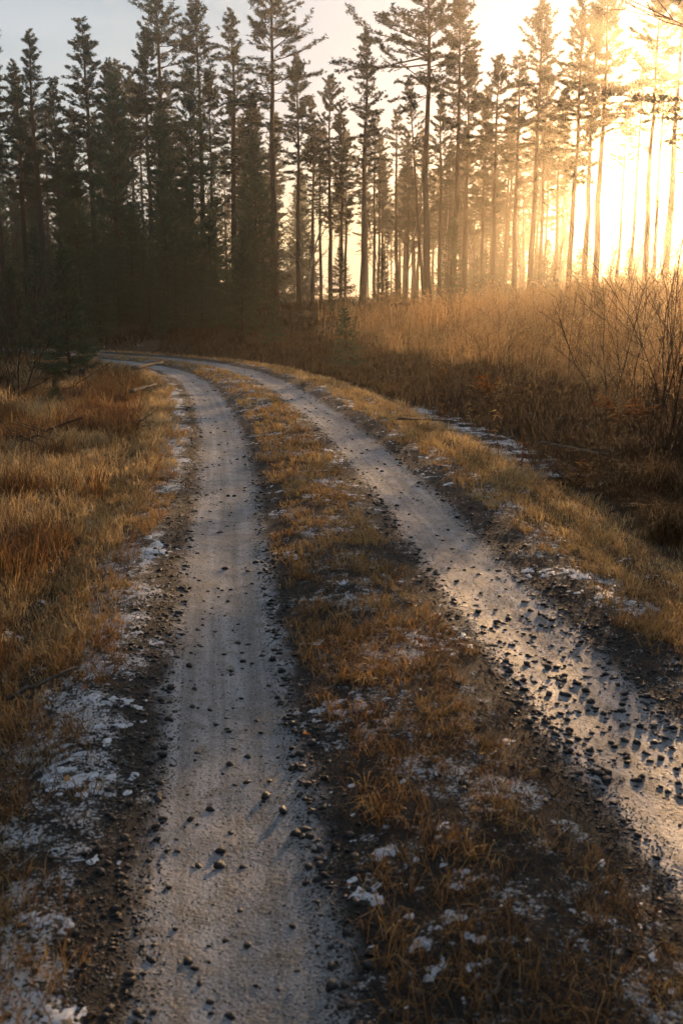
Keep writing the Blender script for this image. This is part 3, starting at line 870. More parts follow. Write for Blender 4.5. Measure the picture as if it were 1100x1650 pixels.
# ------------------------------------------------------------------ grass, reeds and brush (nobody could count them)
def blades(mb, x, y, z, h, w, leanmag, curl, rndv, jit=1.0, az=None):
    n = len(x)
    if az is None: az = rng.uniform(0, 6.283, n)
    fa = rng.uniform(0, 6.283, n)
    d = np.stack([np.cos(az), np.sin(az), np.zeros(n)], 1)
    sd = np.stack([np.cos(fa), np.sin(fa), np.zeros(n)], 1) * (w * .5)[:, None]
    ln = leanmag; B = np.stack([x, y, z], 1)
    mid = B + d * (ln * h * .45)[:, None]; mid[:, 2] += h * .6 * np.sqrt(np.maximum(.05, 1 - (ln * .7) ** 2))
    tip = B + d * (ln * h + curl * h)[:, None]; tip[:, 2] += h * np.maximum(.12, np.sqrt(np.maximum(.02, 1 - np.minimum(.98, ln) ** 2)) - curl * .55)
    V = np.stack([B - sd, B + sd, mid - sd * .8, mid + sd * .8, tip], 1).reshape(-1, 3)
    k = np.arange(n)[:, None] * 5
    T = np.concatenate([k + [0, 1, 3], k + [0, 3, 2], k + [2, 3, 4]], 1).reshape(-1, 3)
    mb.add(V, T, np.repeat(np.clip(rndv, 0, 1), 5))

def scatter(n, xr, yr, power=1.0):
    """random points in view, denser towards the camera"""
    y0, y1 = yr
    # density per area falls as 1/y**power ; area element is ~y dy
    q = rng.random(n)
    e = 2 - power
    y = (y0 ** e + q * (y1 ** e - y0 ** e)) ** (1 / e) if abs(e) > 1e-6 else y0 * (y1 / y0) ** q
    half = .40 * y + 1.2
    x = rng.uniform(-1, 1, n) * half
    k = (x > xr[0]) & (x < xr[1])
    x, y = x[k], y[k]
    s, u = road_su(x, y)
    return x, y, s, u

def tufts_of(x, y, nper, spread):
    """tufts: blades that fan out from each centre; returns points, outward azimuth and distance from the centre"""
    n = len(x)
    q = np.sqrt(rng.random(n * nper)); a = rng.uniform(0, 6.283, n * nper)
    r = q * np.repeat(np.broadcast_to(spread, (n,)), nper)
    return np.repeat(x, nper) + r * np.cos(a), np.repeat(y, nper) + r * np.sin(a), a + rng.normal(0, .5, n * nper), q

def cluster(x, y, nper, spread, *more):
    n = len(x)
    r = np.abs(rng.normal(0, 1, n * nper)) * np.repeat(np.broadcast_to(spread, (n,)), nper); a = rng.uniform(0, 6.283, n * nper)
    return np.repeat(x, nper) + r * np.cos(a), np.repeat(y, nper) + r * np.sin(a)

# straw verge grass both sides
mb = MB()
x, y, s, u = scatter(90000, (-40, 12), (2.0, 40), 1.25)
pn = fbm(x * .9, y * .9, 31)
keep = ((u < -1.30 - .35 * pn) & (u > -3.4 - 3 * pn)) | ((u > 1.45 + .40 * pn) & (u < 2.75))
keep &= ~((u < -1.9) & (fbm(x * .9 + 9, y * .9, 33) > .50))
keep &= rng.random(len(x)) < (.55 + .45 * sstep(2.6, 5.5, y))
keep &= rng.random(len(x)) < .62
ncl = keep.sum(); ctint = np.repeat(rng.normal(0, .16, ncl), 11); chh = np.repeat(np.clip(rng.lognormal(0, .35, ncl), .4, 1.6), 11)
x, y, taz, tq = tufts_of(x[keep], y[keep], 11, rng.uniform(.02, .075, ncl) * (1 + .03 * y[keep]))
s, u = road_su(x, y)
z = surf_z(x, y, u)
pn2 = fbm(x * .6, y * .6, 35)
h = rng.uniform(.035, .11, len(x)) * (1 + .7 * sstep(1.8, 3.2, -u)) * (.65 + .8 * pn2) * (.65 + .5 * sstep(3, 9, y))
h *= np.where(u > 0, .75, 1) * chh * (.4 + 1.2 * fbm(x * 1.7, y * 1.7, 36))
w = .0022 + .00042 * y
ok = np.abs(u) > 1.3
blades(mb, x[ok], y[ok], z[ok] - .01, h[ok], w[ok], (.08 + .6 * tq * rng.uniform(.4, 1.2, len(x)))[ok], rng.uniform(0, .5, ok.sum()), (rng.normal(.52, .17, len(x)) + ctint)[ok], az=taz[ok])
tag(obj('verge_grass', mb.mesh('verge_grass', M['straw'])), 'straw coloured short grass on both verges of the road', 'grass', kind='stuff')

# rusty grass on the ridge between the tracks and along the edges
mb = MB()
x, y, s, u = scatter(60000, (-9, 6), (1.9, 32), 1.35)
pn = fbm(x * 1.6, y * 1.6, 41); p2 = fbm(x * 5, y * 5, 42)
ridge = (np.abs(u + .03) < .18 + .36 * pn) & (p2 > .385) & (rng.random(len(x)) < .9)
edge = ((np.abs(u) > 1.32 + .3 * (pn - .5)) & (np.abs(u) < 2.1) & (p2 > .42)) & (rng.random(len(x)) < .75)
keep = ridge | edge
keep &= rng.random(len(x)) < (.55 + .45 * sstep(2.4, 5.0, y))
x, y = cluster(x[keep], y[keep], 8, .03)
s, u = road_su(x, y); z = surf_z(x, y, u)
h = rng.uniform(.03, .12, len(x)) * (.5 + 1.0 * fbm(x * 2, y * 2, 43)) * (1 + .25 * (np.abs(u) > 1.2))
w = .0020 + .00042 * y
blades(mb, x, y, z - .006, h, w, rng.uniform(.3, .97, len(x)), rng.uniform(.1, .7, len(x)), rng.normal(.5, .2, len(x)) + .25 * sstep(3.5, 8, y) + .5 * (fbm(x * 1.8, y * 1.8, 44) - .5))
tag(obj('ridge_grass', mb.mesh('ridge_grass', M['rust'])), 'flattened rusty grass on the ridge between the wheel tracks', 'grass', kind='stuff')

# dead blades and litter lying flat among the stones
mb = MB()
x, y, s, u = scatter(70000, (-6, 5), (1.85, 16), 1.5)
a = np.abs(u)
keep = (((a < .5) | (a > 1.12)) & (a < 2.1)) & (rng.random(len(x)) < np.where((a < .40) | (a > 1.4), .85, .10))
x, y, u = x[keep], y[keep], u[keep]; z = surf_z(x, y, u)
blades(mb, x, y, z + .002, rng.uniform(.02, .075, len(x)), .0022 + .0005 * y, rng.uniform(.85, 1.0, len(x)), rng.uniform(.1, .5, len(x)), rng.normal(.42, .25, len(x)))
tag(obj('grass_litter', mb.mesh('grass_litter', M['mat_grass'])), 'dead grass litter lying flat on the ridge and road edges', 'grass litter', kind='stuff')

# taller rough grass left of the verge
mb = MB()
x, y, s, u = scatter(52000, (-40, 2), (2.0, 36), 1.2)
pn = fbm(x * .7, y * .7, 51)
keep = ((u < -3.0 - 1.2 * pn) | ((u < -1.9) & (fbm(x * .9 + 9, y * .9, 33) > .47))) & (u > -16) & (fbm(x * 1.1, y * 1.1, 52) > .36)
ncl = keep.sum(); ctint = np.repeat(rng.normal(0, .18, ncl), 10); chh = np.repeat(np.clip(rng.lognormal(0, .4, ncl), .4, 1.6), 10)
x, y, taz, tq = tufts_of(x[keep], y[keep], 10, rng.uniform(.03, .11, ncl))
s, u = road_su(x, y); z = surf_z(x, y, u)
h = rng.uniform(.10, .32, len(x)) * (.4 + 1.0 * fbm(x * .8, y * .8, 53)) * chh
w = .0025 + .00042 * y
blades(mb, x, y, z - .01, h, w, .1 + .65 * tq * rng.uniform(.3, 1.2, len(x)), rng.uniform(0, .5, len(x)), rng.normal(.5, .18, len(x)) + ctint, az=taz)
tag(obj('rough_grass', mb.mesh('rough_grass', M['rough'])), 'rusty rough grass on the left between verge and dark stand', 'grass', kind='stuff')

# matted dark grass on the ditch bank
mb = MB()
x, y, s, u = scatter(70000, (-6, 14), (3.0, 46), 1.15)
pn = fbm(x * .8, y * .8, 61)
keep = (u > 2.75 + .4 * pn) & (u < 8.5)
inice = (u < 3.5) & (y > 9.5) & (y < 19)
keep &= ~inice | (rng.random(len(x)) < np.where((y > 11.2) & (y < 17.5) & (fbm(x * 1.3, y * 1.3, 64) < .56), .12, .55))
x, y = cluster(x[keep], y[keep], 6, .06)
s, u = road_su(x, y); z = surf_z(x, y, u)
h = rng.uniform(.18, .55, len(x)) * (.5 + .9 * fbm(x * .9, y * .9, 63)) * np.where(u < 3.4, .7, 1)
w = .0026 + .00042 * y
blades(mb, x, y, z - .02, h, w, rng.uniform(.15, .9, len(x)), rng.uniform(.05, .75, len(x)), rng.normal(.45, .22, len(x)))
tag(obj('bank_grass', mb.mesh('bank_grass', M['mat_grass'])), 'dark matted grass hanging over the ditch bank', 'grass', kind='stuff')

# tall reeds and dead stalks of the field
mb = MB(); fl = MB()
x, y, s, u = scatter(115000, (-8, 60), (5.0, 62), 1.0)
pn = fbm(x * .35, y * .35, 71)
keep = (u > 4.3 + 1.6 * pn) & (fbm(x * .9, y * .9, 72) > .36) & (rng.random(len(x)) < sstep(-.03, .09, x / y + .10 * (pn - .5))) & ((y < 45 + 12 * sstep(4, 12, x)))
x, y, u = x[keep], y[keep], u[keep]
n0 = len(x)
z = surf_z(x, y, u)
ramp_ = sstep(4.8, 8.5, u)
h = rng.uniform(.45, 1.0, n0) * (.12 + 1.6 * fbm(x * .42, y * .42, 73, 2)) * (1 + .45 * sstep(.16, .32, x / y)) * (.75 + .55 * ramp_)
w = .0035 + .00040 * y
az = rng.uniform(0, 6.28, n0); lean = rng.uniform(0, .35, n0)
rv = rng.normal(.48, .34, n0)
blades(mb, x, y, z - .02, h, w, lean, rng.uniform(0, .15, n0), rv, az=az)
# side leaves
x2, y2 = cluster(x, y, 2, .06); z2 = np.repeat(z, 2)
blades(mb, x2, y2, z2 - .02, np.repeat(h, 2) * rng.uniform(.3, .75, len(x2)), np.repeat(w, 2) * 1.3, rng.uniform(.1, .6, len(x2)), rng.uniform(0, .6, len(x2)), np.repeat(rv, 2) + rng.normal(0, .1, len(x2)))
tag(obj('reeds', mb.mesh('reeds', M['reed'])), 'tall dry reeds and dead stalks filling the field at the right', 'reeds', kind='stuff')
k = rng.random(n0) < .45
tp = np.stack([x + np.cos(az) * lean * h, y + np.sin(az) * lean * h, z + h * .93], 1)[k]
c = np.repeat(tp, 5, 0) + rng.normal(0, .02, (len(tp) * 5, 3)) + np.array([0, 0, -.05]) * rng.random((len(tp) * 5, 1))
d = unit(rng.normal(size=c.shape) + np.array([.2, 0, .5]))
fl.fins(c, d, rng.uniform(.03, .08, len(c)), .010 + .0006 * c[:, 1], np.clip(rng.normal(.5, .25, len(c)), 0, 1))
tag(obj('reed_seed_heads', fl.mesh('reed_seed_heads', M['fluff'])), 'pale fluffy seed heads over the reeds at the right', 'reeds', kind='stuff')

# brush and dead bracken on the forest floor
mb = MB()
x, y, s, u = scatter(22000, (-60, 40), (20, 75), 1.1)
keep = ((u < -4.2) | (u > 3.6)) & ((u < 0) & (x < -5.5) | (y > 28)) & (fbm(x * .5, y * .5, 81) > .38)
x, y = cluster(x[keep], y[keep], 4, .12)
s, u = road_su(x, y); z = surf_z(x, y, u)
h = rng.uniform(.12, .5, len(x)) * (.3 + 1.2 * fbm(x * .6, y * .6, 82))
blades(mb, x, y, z - .02, h, .006 + .0006 * y, rng.uniform(.1, .8, len(x)), rng.uniform(0, .6, len(x)), rng.normal(.45, .22, len(x)))
tag(obj('forest_brush', mb.mesh('forest_brush', M['brush'])), 'brown brush and dead bracken under the trees', 'undergrowth', kind='stuff')

# ------------------------------------------------------------------ stones on the road
PHI = (1 + 5 ** .5) / 2
ICO = unit(np.array([(-1, PHI, 0), (1, PHI, 0), (-1, -PHI, 0), (1, -PHI, 0), (0, -1, PHI), (0, 1, PHI), (0, -1, -PHI), (0, 1, -PHI), (PHI, 0, -1), (PHI, 0, 1), (-PHI, 0, -1), (-PHI, 0, 1)], float))
ICOF = np.array([(0, 11, 5), (0, 5, 1), (0, 1, 7), (0, 7, 10), (0, 10, 11), (1, 5, 9), (5, 11, 4), (11, 10, 2), (10, 7, 6), (7, 1, 8), (3, 9, 4), (3, 4, 2), (3, 2, 6), (3, 6, 8), (3, 8, 9), (4, 9, 5), (2, 4, 11), (6, 2, 10), (8, 6, 7), (9, 8, 1)])
OCT = np.array([(1, 0, 0), (-1, 0, 0), (0, 1, 0), (0, -1, 0), (0, 0, 1), (0, 0, -1)], float)
OCTF = np.array([(0, 2, 4), (2, 1, 4), (1, 3, 4), (3, 0, 4), (2, 0, 5), (1, 2, 5), (3, 1, 5), (0, 3, 5)])
STONES = []
for k in range(8):
    r = np.random.default_rng(100 + k)
    v = ICO * r.uniform(.5, 1.2, (12, 1)) * np.array([1, r.uniform(.65, 1), r.uniform(.5, .85)]) + r.normal(0, .06, (12, 3))
    STONES.append(mesh_np('stone', v, T=ICOF, mat=M['stone']))

# candidate stones: bands beside the tracks are dense, the tracks carry single ones
def stone_points():
    L = []
    x, y, s, u = scatter(230000, (-9, 6), (1.85, 30), 1.55)
    a = np.abs(u); d = np.abs(a - .79)
    pn = fbm(x * 1.3, y * 1.3, 91)
    p = np.where(d < .25, (.032 + .010 * (u > 0)) * (.3 + 1.4 * fbm(x * .8, y * .8, 92)), 0.0)
    inner = (a > .40) & (a < .60); outer = (a > 1.0) & (a < 1.35)
    p = np.where(inner, .55 * sstep(.36, .48, a) * (1 - sstep(.50, .60, a)) * (.35 + 1.3 * pn), p)
    p = np.where(outer, .50 * sstep(1.0, 1.1, a) * (1 - sstep(1.2, 1.38, a)) * (.3 + 1.4 * pn), p)
    p = np.where(a <= .40, .06, p)
    p = np.where((a >= 1.35) & (a < 1.75), .09, p)
    # loose gravel spilling over the near right track
    p = np.where((u > .35) & (u < 1.3) & (y < 5.5), np.maximum(p, .17 * (pn > .42)), p)
    k = rng.random(len(x)) < p
    return x[k], y[k], u[k]
x, y, u = stone_points()
n = len(x)
size = rng.lognormal(math.log(.0062), .6, n)
size = np.clip(size, .003, .022)
big = (np.abs(np.abs(u) - .79) < .27)
size = np.where(big, np.clip(size * 1.7, .005, .022), size)
size *= 1 + .012 * np.minimum(y, 20)
z = surf_z(x, y, u) + size * rng.uniform(-.1, .3, n)
app = size / np.hypot(y, CAM_H) * (np.abs(x) < .335 * y + .05)
order = np.argsort(-app)
ind = order[:300]; rest = order[300:]
for k in ind:
    o = obj('stone', STONES[random.randrange(8)])
    o.location = (x[k], y[k], z[k]); o.rotation_euler = (random.uniform(-.4, .4), random.uniform(-.4, .4), random.uniform(0, 6.28))
    o.scale = (size[k],) * 3
    if abs(abs(u[k]) - .79) < .25:
        sd = 'left' if u[k] < 0 else 'right'
        tag(o, f'small dark loose stone lying on the smooth frosty surface of the {sd} wheel track', 'stone', f'loose stones on the {sd} wheel track')
    elif abs(u[k]) <= .54:
        tag(o, 'small dark stone among the grass on the ridge between the tracks', 'stone', 'stones on the ridge between the tracks')
    else:
        sd = 'left' if u[k] < 0 else 'right'
        tag(o, f'small dark stone in the loose gravel along the outer edge of the {sd} track', 'stone', f'stones along the outer edge of the {sd} track')
# the rest, and the fine gravel
mb = MB()
def stone_batch(x, y, z, size, base, F, rndv):
    n = len(x); nv = len(base)
    v = base[None] * rng.uniform(.45, 1.25, (n, nv, 1)) + rng.normal(0, .16, (n, nv, 3))
    a = rng.uniform(0, 6.28, n); ca, sa = np.cos(a)[:, None], np.sin(a)[:, None]
    vx = v[:, :, 0] * ca - v[:, :, 1] * sa; vy = v[:, :, 0] * sa + v[:, :, 1] * ca
    v = np.stack([vx, vy * .85, v[:, :, 2] * .5], -1) * size[:, None, None] + np.stack([x, y, z], 1)[:, None]
    T = (F[None] + (np.arange(n) * nv)[:, None, None]).reshape(-1, 3)
    mb.add(v.reshape(-1, 3), T, np.repeat(rndv, nv))
rb_ = rest[app[rest] > .0011]; rs_ = rest[app[rest] <= .0011]
stone_batch(x[rb_], y[rb_], z[rb_], size[rb_], ICO, ICOF, rng.random(len(rb_)) * .8)
stone_batch(x[rs_], y[rs_], z[rs_], size[rs_], OCT, OCTF, rng.random(len(rs_)) * .8)
x, y, s, u = scatter(260000, (-5, 4), (1.85, 15), 1.75)
a = np.abs(u)
pn = fbm(x * 2, y * 2, 95)
p = np.where((a > .40) & (a < .62), .8, np.where((a > 1.0) & (a < 1.5), .9 * pn * 1.6, np.where(a < .4, .30, np.where(a < 1.0, .22, .25))))
k = (rng.random(len(x)) < p) & (a < 1.9)
x, y, u = x[k], y[k], u[k]
size = rng.uniform(.002, .0055, len(x)) * (1 + .06 * y)
size = np.where(np.abs(np.abs(u) - .79) < .2, size * .75, size)
stone_batch(x, y, surf_z(x, y, u) + size * .1, size, OCT, OCTF, np.where((np.abs(np.abs(u) - .79) < .2) & (rng.random(len(x)) < .6), rng.uniform(.8, 1.0, len(x)), rng.random(len(x))))
tag(obj('gravel', mb.mesh('gravel', M['gravel'])), 'loose dark gravel strewn along the wheel tracks', 'gravel', kind='stuff')

# thin lying snow: raised patches along the edges and on the ridge
m, nt, out = newmat('lying_snow'); g = NT(nt)
pos = g.geo(); n1 = g.noise(55, 4, .6, vec=pos); n2 = g.noise(9, 3, .6, vec=pos)
col = g.mix(g.ss(.4, .7, n2), (.36, .41, .49), (.55, .60, .68))
col = g.mix(g.ss(.54, .66, n1), col, (.16, .14, .12))
col = g.mix(g.ss(.58, .66, g.noise(22, 3, .6, vec=pos)), col, (.07, .06, .05))
nt.links.new(g.bsdf(col, .6, .4, g.bump(n1, .5, .006)), out.inputs[0]); M['snow'] = m
gs = np.concatenate([np.arange(17.6, 21.5, .014), np.arange(21.5, 27, .024), np.arange(27, 38, .06)]); gu_ = np.arange(-2.15, 2.16, .014)
cx = np.interp(gs, ss_, CL[:, 0]); cyy = np.interp(gs, ss_, CL[:, 1]); nx = np.interp(gs, ss_, CN[:, 0]); ny = np.interp(gs, ss_, CN[:, 1])
X = (cx[:, None] + nx[:, None] * gu_[None]).ravel(); Y = (cyy[:, None] + ny[:, None] * gu_[None]).ravel(); U = np.tile(gu_, len(gs))
band = .20 * sstep(-1.72, -1.45, U) * (1 - sstep(-1.30, -1.12, U)) + .13 * sstep(1.25, 1.42, U) * (1 - sstep(1.65, 1.95, U)) + .085 * (1 - sstep(.30, .52, np.abs(U)))
band = band - .25 * (1 - sstep(.26, .36, np.abs(np.abs(U) - .79)))
mk = band + .55 * (fbm(X * 1.5, Y * 1.5, 301, 2) - .5) + .75 * (fbm(X * 6, Y * 6, 302, 2) - .5) + 1.0 * (fbm(X * 26, Y * 26, 303, 3) - .5) - .325
hz_ = .006 * sstep(-.01, .14, mk) + .004 * sstep(.1, .3, mk) - .0035
V = np.stack([X, Y, surf_z(X, Y, U) + hz_], 1)
i, j = np.meshgrid(np.arange(len(gs) - 1), np.arange(len(gu_) - 1), indexing='ij'); w = len(gu_)
Q = np.stack([i * w + j, i * w + j + 1, (i + 1) * w + j + 1, (i + 1) * w + j], -1).reshape(-1, 4)
Q = Q[(mk[Q] > 0).any(1)]
used, inv = np.unique(Q, return_inverse=True)
sn_me = mesh_np('snow', V[used], Q=inv.reshape(-1, 4), mat=M['snow'], smooth=True)
if sn_me.polygons[0].normal.z < 0: sn_me.flip_normals()
tag(obj('snow', sn_me), 'thin broken patches of lying snow along the road edges and ridge', 'snow', kind='stuff')

# ------------------------------------------------------------------ fallen leaves
def leaf_mesh(seed):
    r = np.random.default_rng(seed)
    t = np.linspace(0, 1, 6); wv = np.sin(np.pi * t) ** .8 * .36
    c = np.column_stack([t - .5, r.normal(0, .02, 6), .22 * (t - .5) ** 2 + r.normal(0, .02, 6)])
    l = c + np.column_stack([np.zeros(6), wv, wv * r.uniform(.2, .7)]); rr = c - np.column_stack([np.zeros(6), wv, -wv * r.uniform(.2, .7)])
    V = np.concatenate([c, l, rr]); T = []
    for i in range(5):
        T += [(i, i + 1, 7 + i), (i, 7 + i, 6 + i), (i, 12 + i, 13 + i), (i, 13 + i, i + 1)]
    return mesh_np('leaf', V, T=T, rnd=np.full(len(V), r.random()), mat=M['leaf'])
LEAVES = [leaf_mesh(200 + k) for k in range(8)]
x, y, s, u = scatter(9000, (-6, 5), (1.95, 12), 1.4)
zone_l = (u < -1.35) & (u > -3.0); zone_m = np.abs(u) < .5; zone_r = (u > 1.5) & (u < 2.7)
k = (zone_l & (rng.random(len(x)) < .13)) | (zone_m & (rng.random(len(x)) < .03)) | (zone_r & (rng.random(len(x)) < .16))
k &= (np.abs(x) < .34 * y) & (y > 2.5)
x, y, u = x[k][:150], y[k][:150], u[k][:150]
z = surf_z(x, y, u)
for q in range(len(x)):
    o = obj('fallen_leaf', random.choice(LEAVES))
    o.location = (x[q], y[q], z[q] + random.uniform(.012, .04)); sz = random.uniform(.018, .042)
    o.scale = (sz, sz, sz); o.rotation_euler = (random.uniform(-.6, .6), random.uniform(-.6, .6), random.uniform(0, 6.28))
    wh = 'in the grass along the left edge of the road' if u[q] < -1 else ('on the right verge between track and ditch' if u[q] > 1 else 'on the grassy ridge between the wheel tracks')
    tag(o, 'curled orange brown fallen leaf ' + wh, 'leaf', 'fallen leaves ' + wh)

# ------------------------------------------------------------------ single plants, sticks, stumps
def weed(name, px, Y, H, label, seed, plume=True, orange=False):
    r = np.random.default_rng(seed)
    x, y = px_xy(px, Y); z = gz(x, y)
    o = empty(name, (x, y, z)); tag(o, label, 'weed')
    st = MB(); n = 7; t = np.linspace(0, 1, n)
    P = np.column_stack([np.cumsum(r.normal(0, .012, n)) * H, np.cumsum(r.normal(0, .012, n)) * H, t * H]); P[0] = 0
    st.tube(P, .006 * (1 - .6 * t), 5)
    obj('stem', st.mesh('weed_stem', M['mat_grass']), o)
    lf = MB()
    m_ = 46
    f = r.uniform(.15, .8, m_); c = np.stack([np.interp(f, t, P[:, w_]) for w_ in range(3)], 1)
    d = unit(np.stack([r.normal(size=m_), r.normal(size=m_), r.uniform(-1.2, .3, m_)], 1))
    lf.fins(c, d, r.uniform(.04, .11, m_), r.uniform(.012, .03, m_), r.random(m_))
    obj('leaves', lf.mesh('weed_leaves', M['fern'] if orange else M['rust']), o)['kind'] = 'stuff'
    if plume:
        pl = MB(); m_ = 170
        f = r.beta(2, 1.4, m_) * .36 + .66; c = np.stack([np.interp(f, t, P[:, w_]) for w_ in range(3)], 1)
        spread = .075 * (1.04 - f) / .38 * (1 + .8 * np.sin(f * 60 + seed)) + .012
        c += r.normal(0, 1, (m_, 3)) * spread[:, None] * np.array([1, 1, .5])
        pl.fins(c, unit(r.normal(size=(m_, 3))), r.uniform(.015, .032, m_), .010, r.random(m_))
        obj('seed_plume', pl.mesh('seed_plume', M['fluff']), o)['kind'] = 'stuff'
    return o
weed('tall_weed', 723, 14.0, 1.25, 'tall dry weed with pale seed plume standing at the edge of the ditch', 301, orange=True)
weed('tall_weed', 812, 12.0, .95, 'shorter dry weed with pale tuft by the ditch ice', 302)
weed('tall_weed', 790, 16.5, 1.3, 'orange leaved weed in front of the brown reeds', 303, False, True)
weed('tall_weed', 765, 15.0, .9, 'thin dry weed right of the tall plumed one', 304, False)
weed('tall_weed', 850, 10.6, .55, 'low russet weed at the near end of the ditch ice', 305, False, True)

def fern(px, Y, size, label, seed, matn='fern'):
    r = np.random.default_rng(seed)
    x, y = px_xy(px, Y); o = empty('fern_clump', (x, y, gz(x, y) - .02)); tag(o, label, 'fern')
    for q in range(11):
        f = MB(); az = r.uniform(0, 6.28); L = size * r.uniform(.7, 1.1); t = np.linspace(0, 1, 9)
        out_ = np.array([math.cos(az), math.sin(az), 0]); up = r.uniform(.5, .95)
        P = out_ * (t[:, None] * L * .8) + np.array([0, 0, 1]) * (np.sin(t * 2.3) * L * up)[:, None]
        f.tube(P, .004 * (1 - .7 * t), 3, cap=False)
        sd = np.array([-math.sin(az), math.cos(az), -.25])
        for sg in (-1, 1):
            m_ = 22; ft = np.linspace(.15, 1, m_)
            c = np.stack([np.interp(ft, t, P[:, w_]) for w_ in range(3)], 1)
            d = unit(sd * sg + out_ * .35 + r.normal(0, .15, (m_, 3)))
            f.fins(c, d, L * .24 * np.sin(np.pi * (ft * .85 + .12)), .035 * L, r.random(m_) )
        obj('frond', f.mesh('frond', M[matn]), o)
fern(1020, 12.6, .62, 'rusty red fern clump glowing beside the fan shaped sapling', 311)
fern(795, 17.5, .5, 'orange fern clump at the foot of the brown reeds', 312)
fern(940, 10.0, .4, 'brown fern clump in the dark of the ditch bank', 313, 'mat_grass')

def arching_tuft(px, Y, size, label, seed):
    x, y = px_xy(px, Y); z = gz(x, y); mb = MB(); n = 420
    xx = rng.normal(0, .09, n); yy = rng.normal(0, .09, n)
    blades(mb, xx, yy, np.zeros(n) - .02, rng.uniform(.5, 1.0, n) * size, np.full(n, .007), rng.uniform(.2, .75, n), rng.uniform(.25, .8, n), rng.normal(.75, .2, n))
    o = obj('grass_tussock', mb.mesh('grass_tussock', M['mat_grass'])); o.location = (x, y, z)
    tag(o, label, 'grass tussock')
arching_tuft(1085, 9.6, .75, 'large arching grass tussock at the right edge over the ditch', 1)
arching_tuft(1040, 11.2, .65, 'arching grass tussock left of the large one at the right edge', 2)
arching_tuft(1110, 7.9, .6, 'pale arching tussock cut by the right edge', 3)

def stick(pa, pb, rad_, label, seed, mat='deadwood', forks=2, name='fallen_branch', lift=.02):
    """pa, pb: ground points (x, y)"""
    r = np.random.default_rng(seed); mb = MB(); n = 8; t = np.linspace(0, 1, n)
    xs = pa[0] + (pb[0] - pa[0]) * t + r.normal(0, .012, n); ys = pa[1] + (pb[1] - pa[1]) * t + r.normal(0, .012, n)
    zl = np.linspace(gz(*pa), gz(*pb), n) + lift + rad_
    zl = np.maximum(zl, surf_z(xs, ys) + rad_ * .4)
    P = np.column_stack([xs, ys, zl]); org = P[0].copy(); P -= org
    mb.tube(P, rad_ * (1 - .55 * t) * (1 + r.normal(0, .06, n)), 7)
    o = obj(name, mb.mesh(name, M[mat], True)); o.location = org
    L = np.linalg.norm(P[-1])
    for q in range(forks):
        f = r.uniform(.3, .8); c = np.array([np.interp(f, t, P[:, w_]) for w_ in range(3)])
        d = unit(P[-1] / L + r.normal(0, .6, 3)); d[2] = abs(d[2]) * .4
        tw = MB(); tw.tube(np.array([c, c + d * L * .15, c + d * L * .28 + r.normal(0, .02, 3)]), np.array([.45, .3, .12]) * rad_, 5)
        obj('twig', tw.mesh('twig', M[mat], True), o)
    tag(o, label, 'branch' if name == 'fallen_branch' else 'log')
    return o
def g_xy(px, py, z=0.0):
    a = (px - 550) / FPX; b = (825 - py) / FPX
    d = (a, math.cos(PITCH) + b * math.sin(PITCH), -math.sin(PITCH) + b * math.cos(PITCH))
    t = (z - CAM_H) / d[2]
    return (d[0] * t, d[1] * t)
stick(g_xy(216, 613), g_xy(262, 605), .055, 'pale bare log lying in the grass beside the bend', 401, name='fallen_log', lift=.22, forks=0)
stick(g_xy(212, 647), g_xy(252, 636), .03, 'thin pale log on the left verge below the other log', 402, name='fallen_log', lift=.16, forks=1)
stick(g_xy(10, 1142), g_xy(125, 1106), .012, 'dark stick in the rusty grass at the left edge of the road', 403, lift=.06)
stick(g_xy(785, 1650), g_xy(806, 1592), .009, 'short pale stick at the bottom edge right of the left track', 404, lift=.012, forks=1)
stick(g_xy(60, 640), g_xy(150, 632), .04, 'dark fallen branch below the young spruce at the left', 405, forks=3, lift=.06)
stick(g_xy(80, 632), g_xy(130, 650), .03, 'dark crooked branch crossing another below the young spruce', 406, forks=3, lift=.08)
stick(g_xy(640, 690), g_xy(730, 668), .02, 'dark branch lying across the ditch near the ice', 407, forks=3, lift=.1)
stick(g_xy(870, 745, -.2), g_xy(980, 770, -.2), .016, 'long dark bramble stem hanging into the ditch at the right', 408, forks=4, lift=.25)
stick(g_xy(85, 1395), g_xy(130, 1408), .006, 'thin dark stick on the snow at the lower left', 409, forks=1, lift=.006)
stick(g_xy(42, 1607), g_xy(92, 1602), .004, 'hair thin twig on the snow at the bottom left corner', 410, forks=0, lift=.004)
stick(g_xy(770, 1155), g_xy(800, 1200), .004, 'short dark twig on the ridge right of the left track', 411, forks=1, lift=.01)

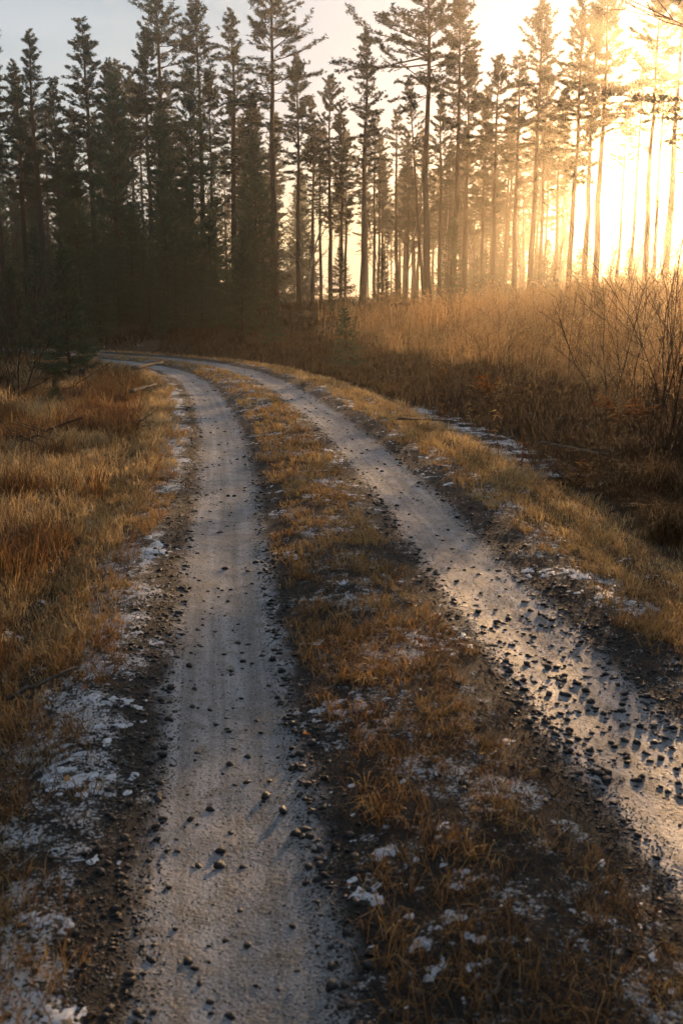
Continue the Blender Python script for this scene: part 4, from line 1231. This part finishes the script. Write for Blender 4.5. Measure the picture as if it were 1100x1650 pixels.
def stump(px, Y, H, rad_, label, seed):
    r = np.random.default_rng(seed); x, y = px_xy(px, Y)
    o = empty('tree_stump', (x, y, gz(x, y) - .05)); tag(o, label, 'stump')
    n = 14; t = np.array([0, .08, .3, .7, .94]); V = []; T = []
    fl_ = 1 + .25 * np.sin(np.arange(n) * 6.283 / n * 5 + r.random() * 6) * 1.0
    for i_, tt in enumerate(t):
        a = np.arange(n) * 6.283 / n
        rr = rad_ * (1 + .55 * math.exp(-tt * 9)) * (1 + (fl_ - 1) * math.exp(-tt * 5)) * (1 + r.normal(0, .03, n))
        V.append(np.column_stack([np.cos(a) * rr, np.sin(a) * rr, np.full(n, tt * H) + (r.normal(0, .05 * H, n) if i_ == 4 else 0)]))
    V = np.concatenate(V); i_, j_ = np.meshgrid(np.arange(4), np.arange(n), indexing='ij')
    Q = np.stack([i_ * n + j_, i_ * n + (j_ + 1) % n, (i_ + 1) * n + (j_ + 1) % n, (i_ + 1) * n + j_], -1).reshape(-1, 4)
    obj('bark', mesh_np('stump_bark', V, Q=Q, mat=M['sbark'], smooth=True), o)
    top = V[-n:]; c = top.mean(0)[None] - [[0, 0, .02 * H]]
    obj('cut_top', mesh_np('stump_top', np.vstack([top, c]), T=np.stack([np.arange(n), (np.arange(n) + 1) % n, np.full(n, n)], -1), mat=M['deadwood']), o)
stump(126, 20.5, .42, .07, 'dark thin broken stump in the grass right of the young spruce', 501)
stump(645, 40, .9, .38, 'dark rotten stump on the bank left of the thick reddish trunk', 502)

def heap(px, Y, w_, h_, label, seed):
    """uprooted stump plate or brushwood heap"""
    r = np.random.default_rng(seed); x, y = px_xy(px, Y)
    o = empty('brushwood_heap', (x, y, gz(x, y) - .05)); tag(o, label, 'brushwood')
    for q in range(15):
        mb = MB(); a = r.uniform(0, 6.28); L = w_ * r.uniform(.5, 1.1); c = np.array([r.normal(0, w_ * .22), r.normal(0, w_ * .22), abs(r.normal(0, h_ * .45))])
        d = np.array([math.cos(a), math.sin(a), r.normal(0, .25)])
        P = np.array([c - d * L * .5, c + r.normal(0, .05 * w_, 3), c + d * L * .5]); P[:, 2] = np.maximum(P[:, 2], .02)
        mb.tube(P, np.array([1, .8, .35]) * r.uniform(.005, .014), 5)
        obj('branch', mb.mesh('heap_branch', M['twig'], True), o)
heap(95, 18.5, 1.3, .28, 'dark heap of brushwood on the rough ground at the left', 511)
heap(200, 13.3, .7, .12, 'small dark twig heap in the straw grass left of the road', 512)
heap(475, 40, 2.4, .8, 'brown brushwood heap on the bank right of the low round spruce', 513)
heap(45, 12.5, 1.2, .25, 'tangle of dead branches in the dark hollow at the left edge', 514)

# ------------------------------------------------------------------ haze: closed box of even thin air round everything
hz = 340.0
Vb = np.array([(sx * hz, sy * hz, zz) for zz in (-3.0, 22.6) for (sx, sy) in ((-1, -1), (1, -1), (1, 1), (-1, 1))])
Qb = [(3, 2, 1, 0), (4, 5, 6, 7), (0, 1, 5, 4), (1, 2, 6, 5), (2, 3, 7, 6), (3, 0, 4, 7)]
m, nt, out = newmat('haze_air')
pv = nt.nodes.new('ShaderNodeVolumePrincipled')
pv.inputs['Color'].default_value = (.97, .86, .69, 1)
pv.inputs['Density'].default_value = 0.0030
pv.inputs['Anisotropy'].default_value = 0.90
nt.links.new(pv.outputs[0], out.inputs['Volume'])
tag(obj('haze', mesh_np('haze', Vb, Q=Qb, mat=m)), 'thin golden mist hanging over road, field and wood', 'haze', kind='stuff')
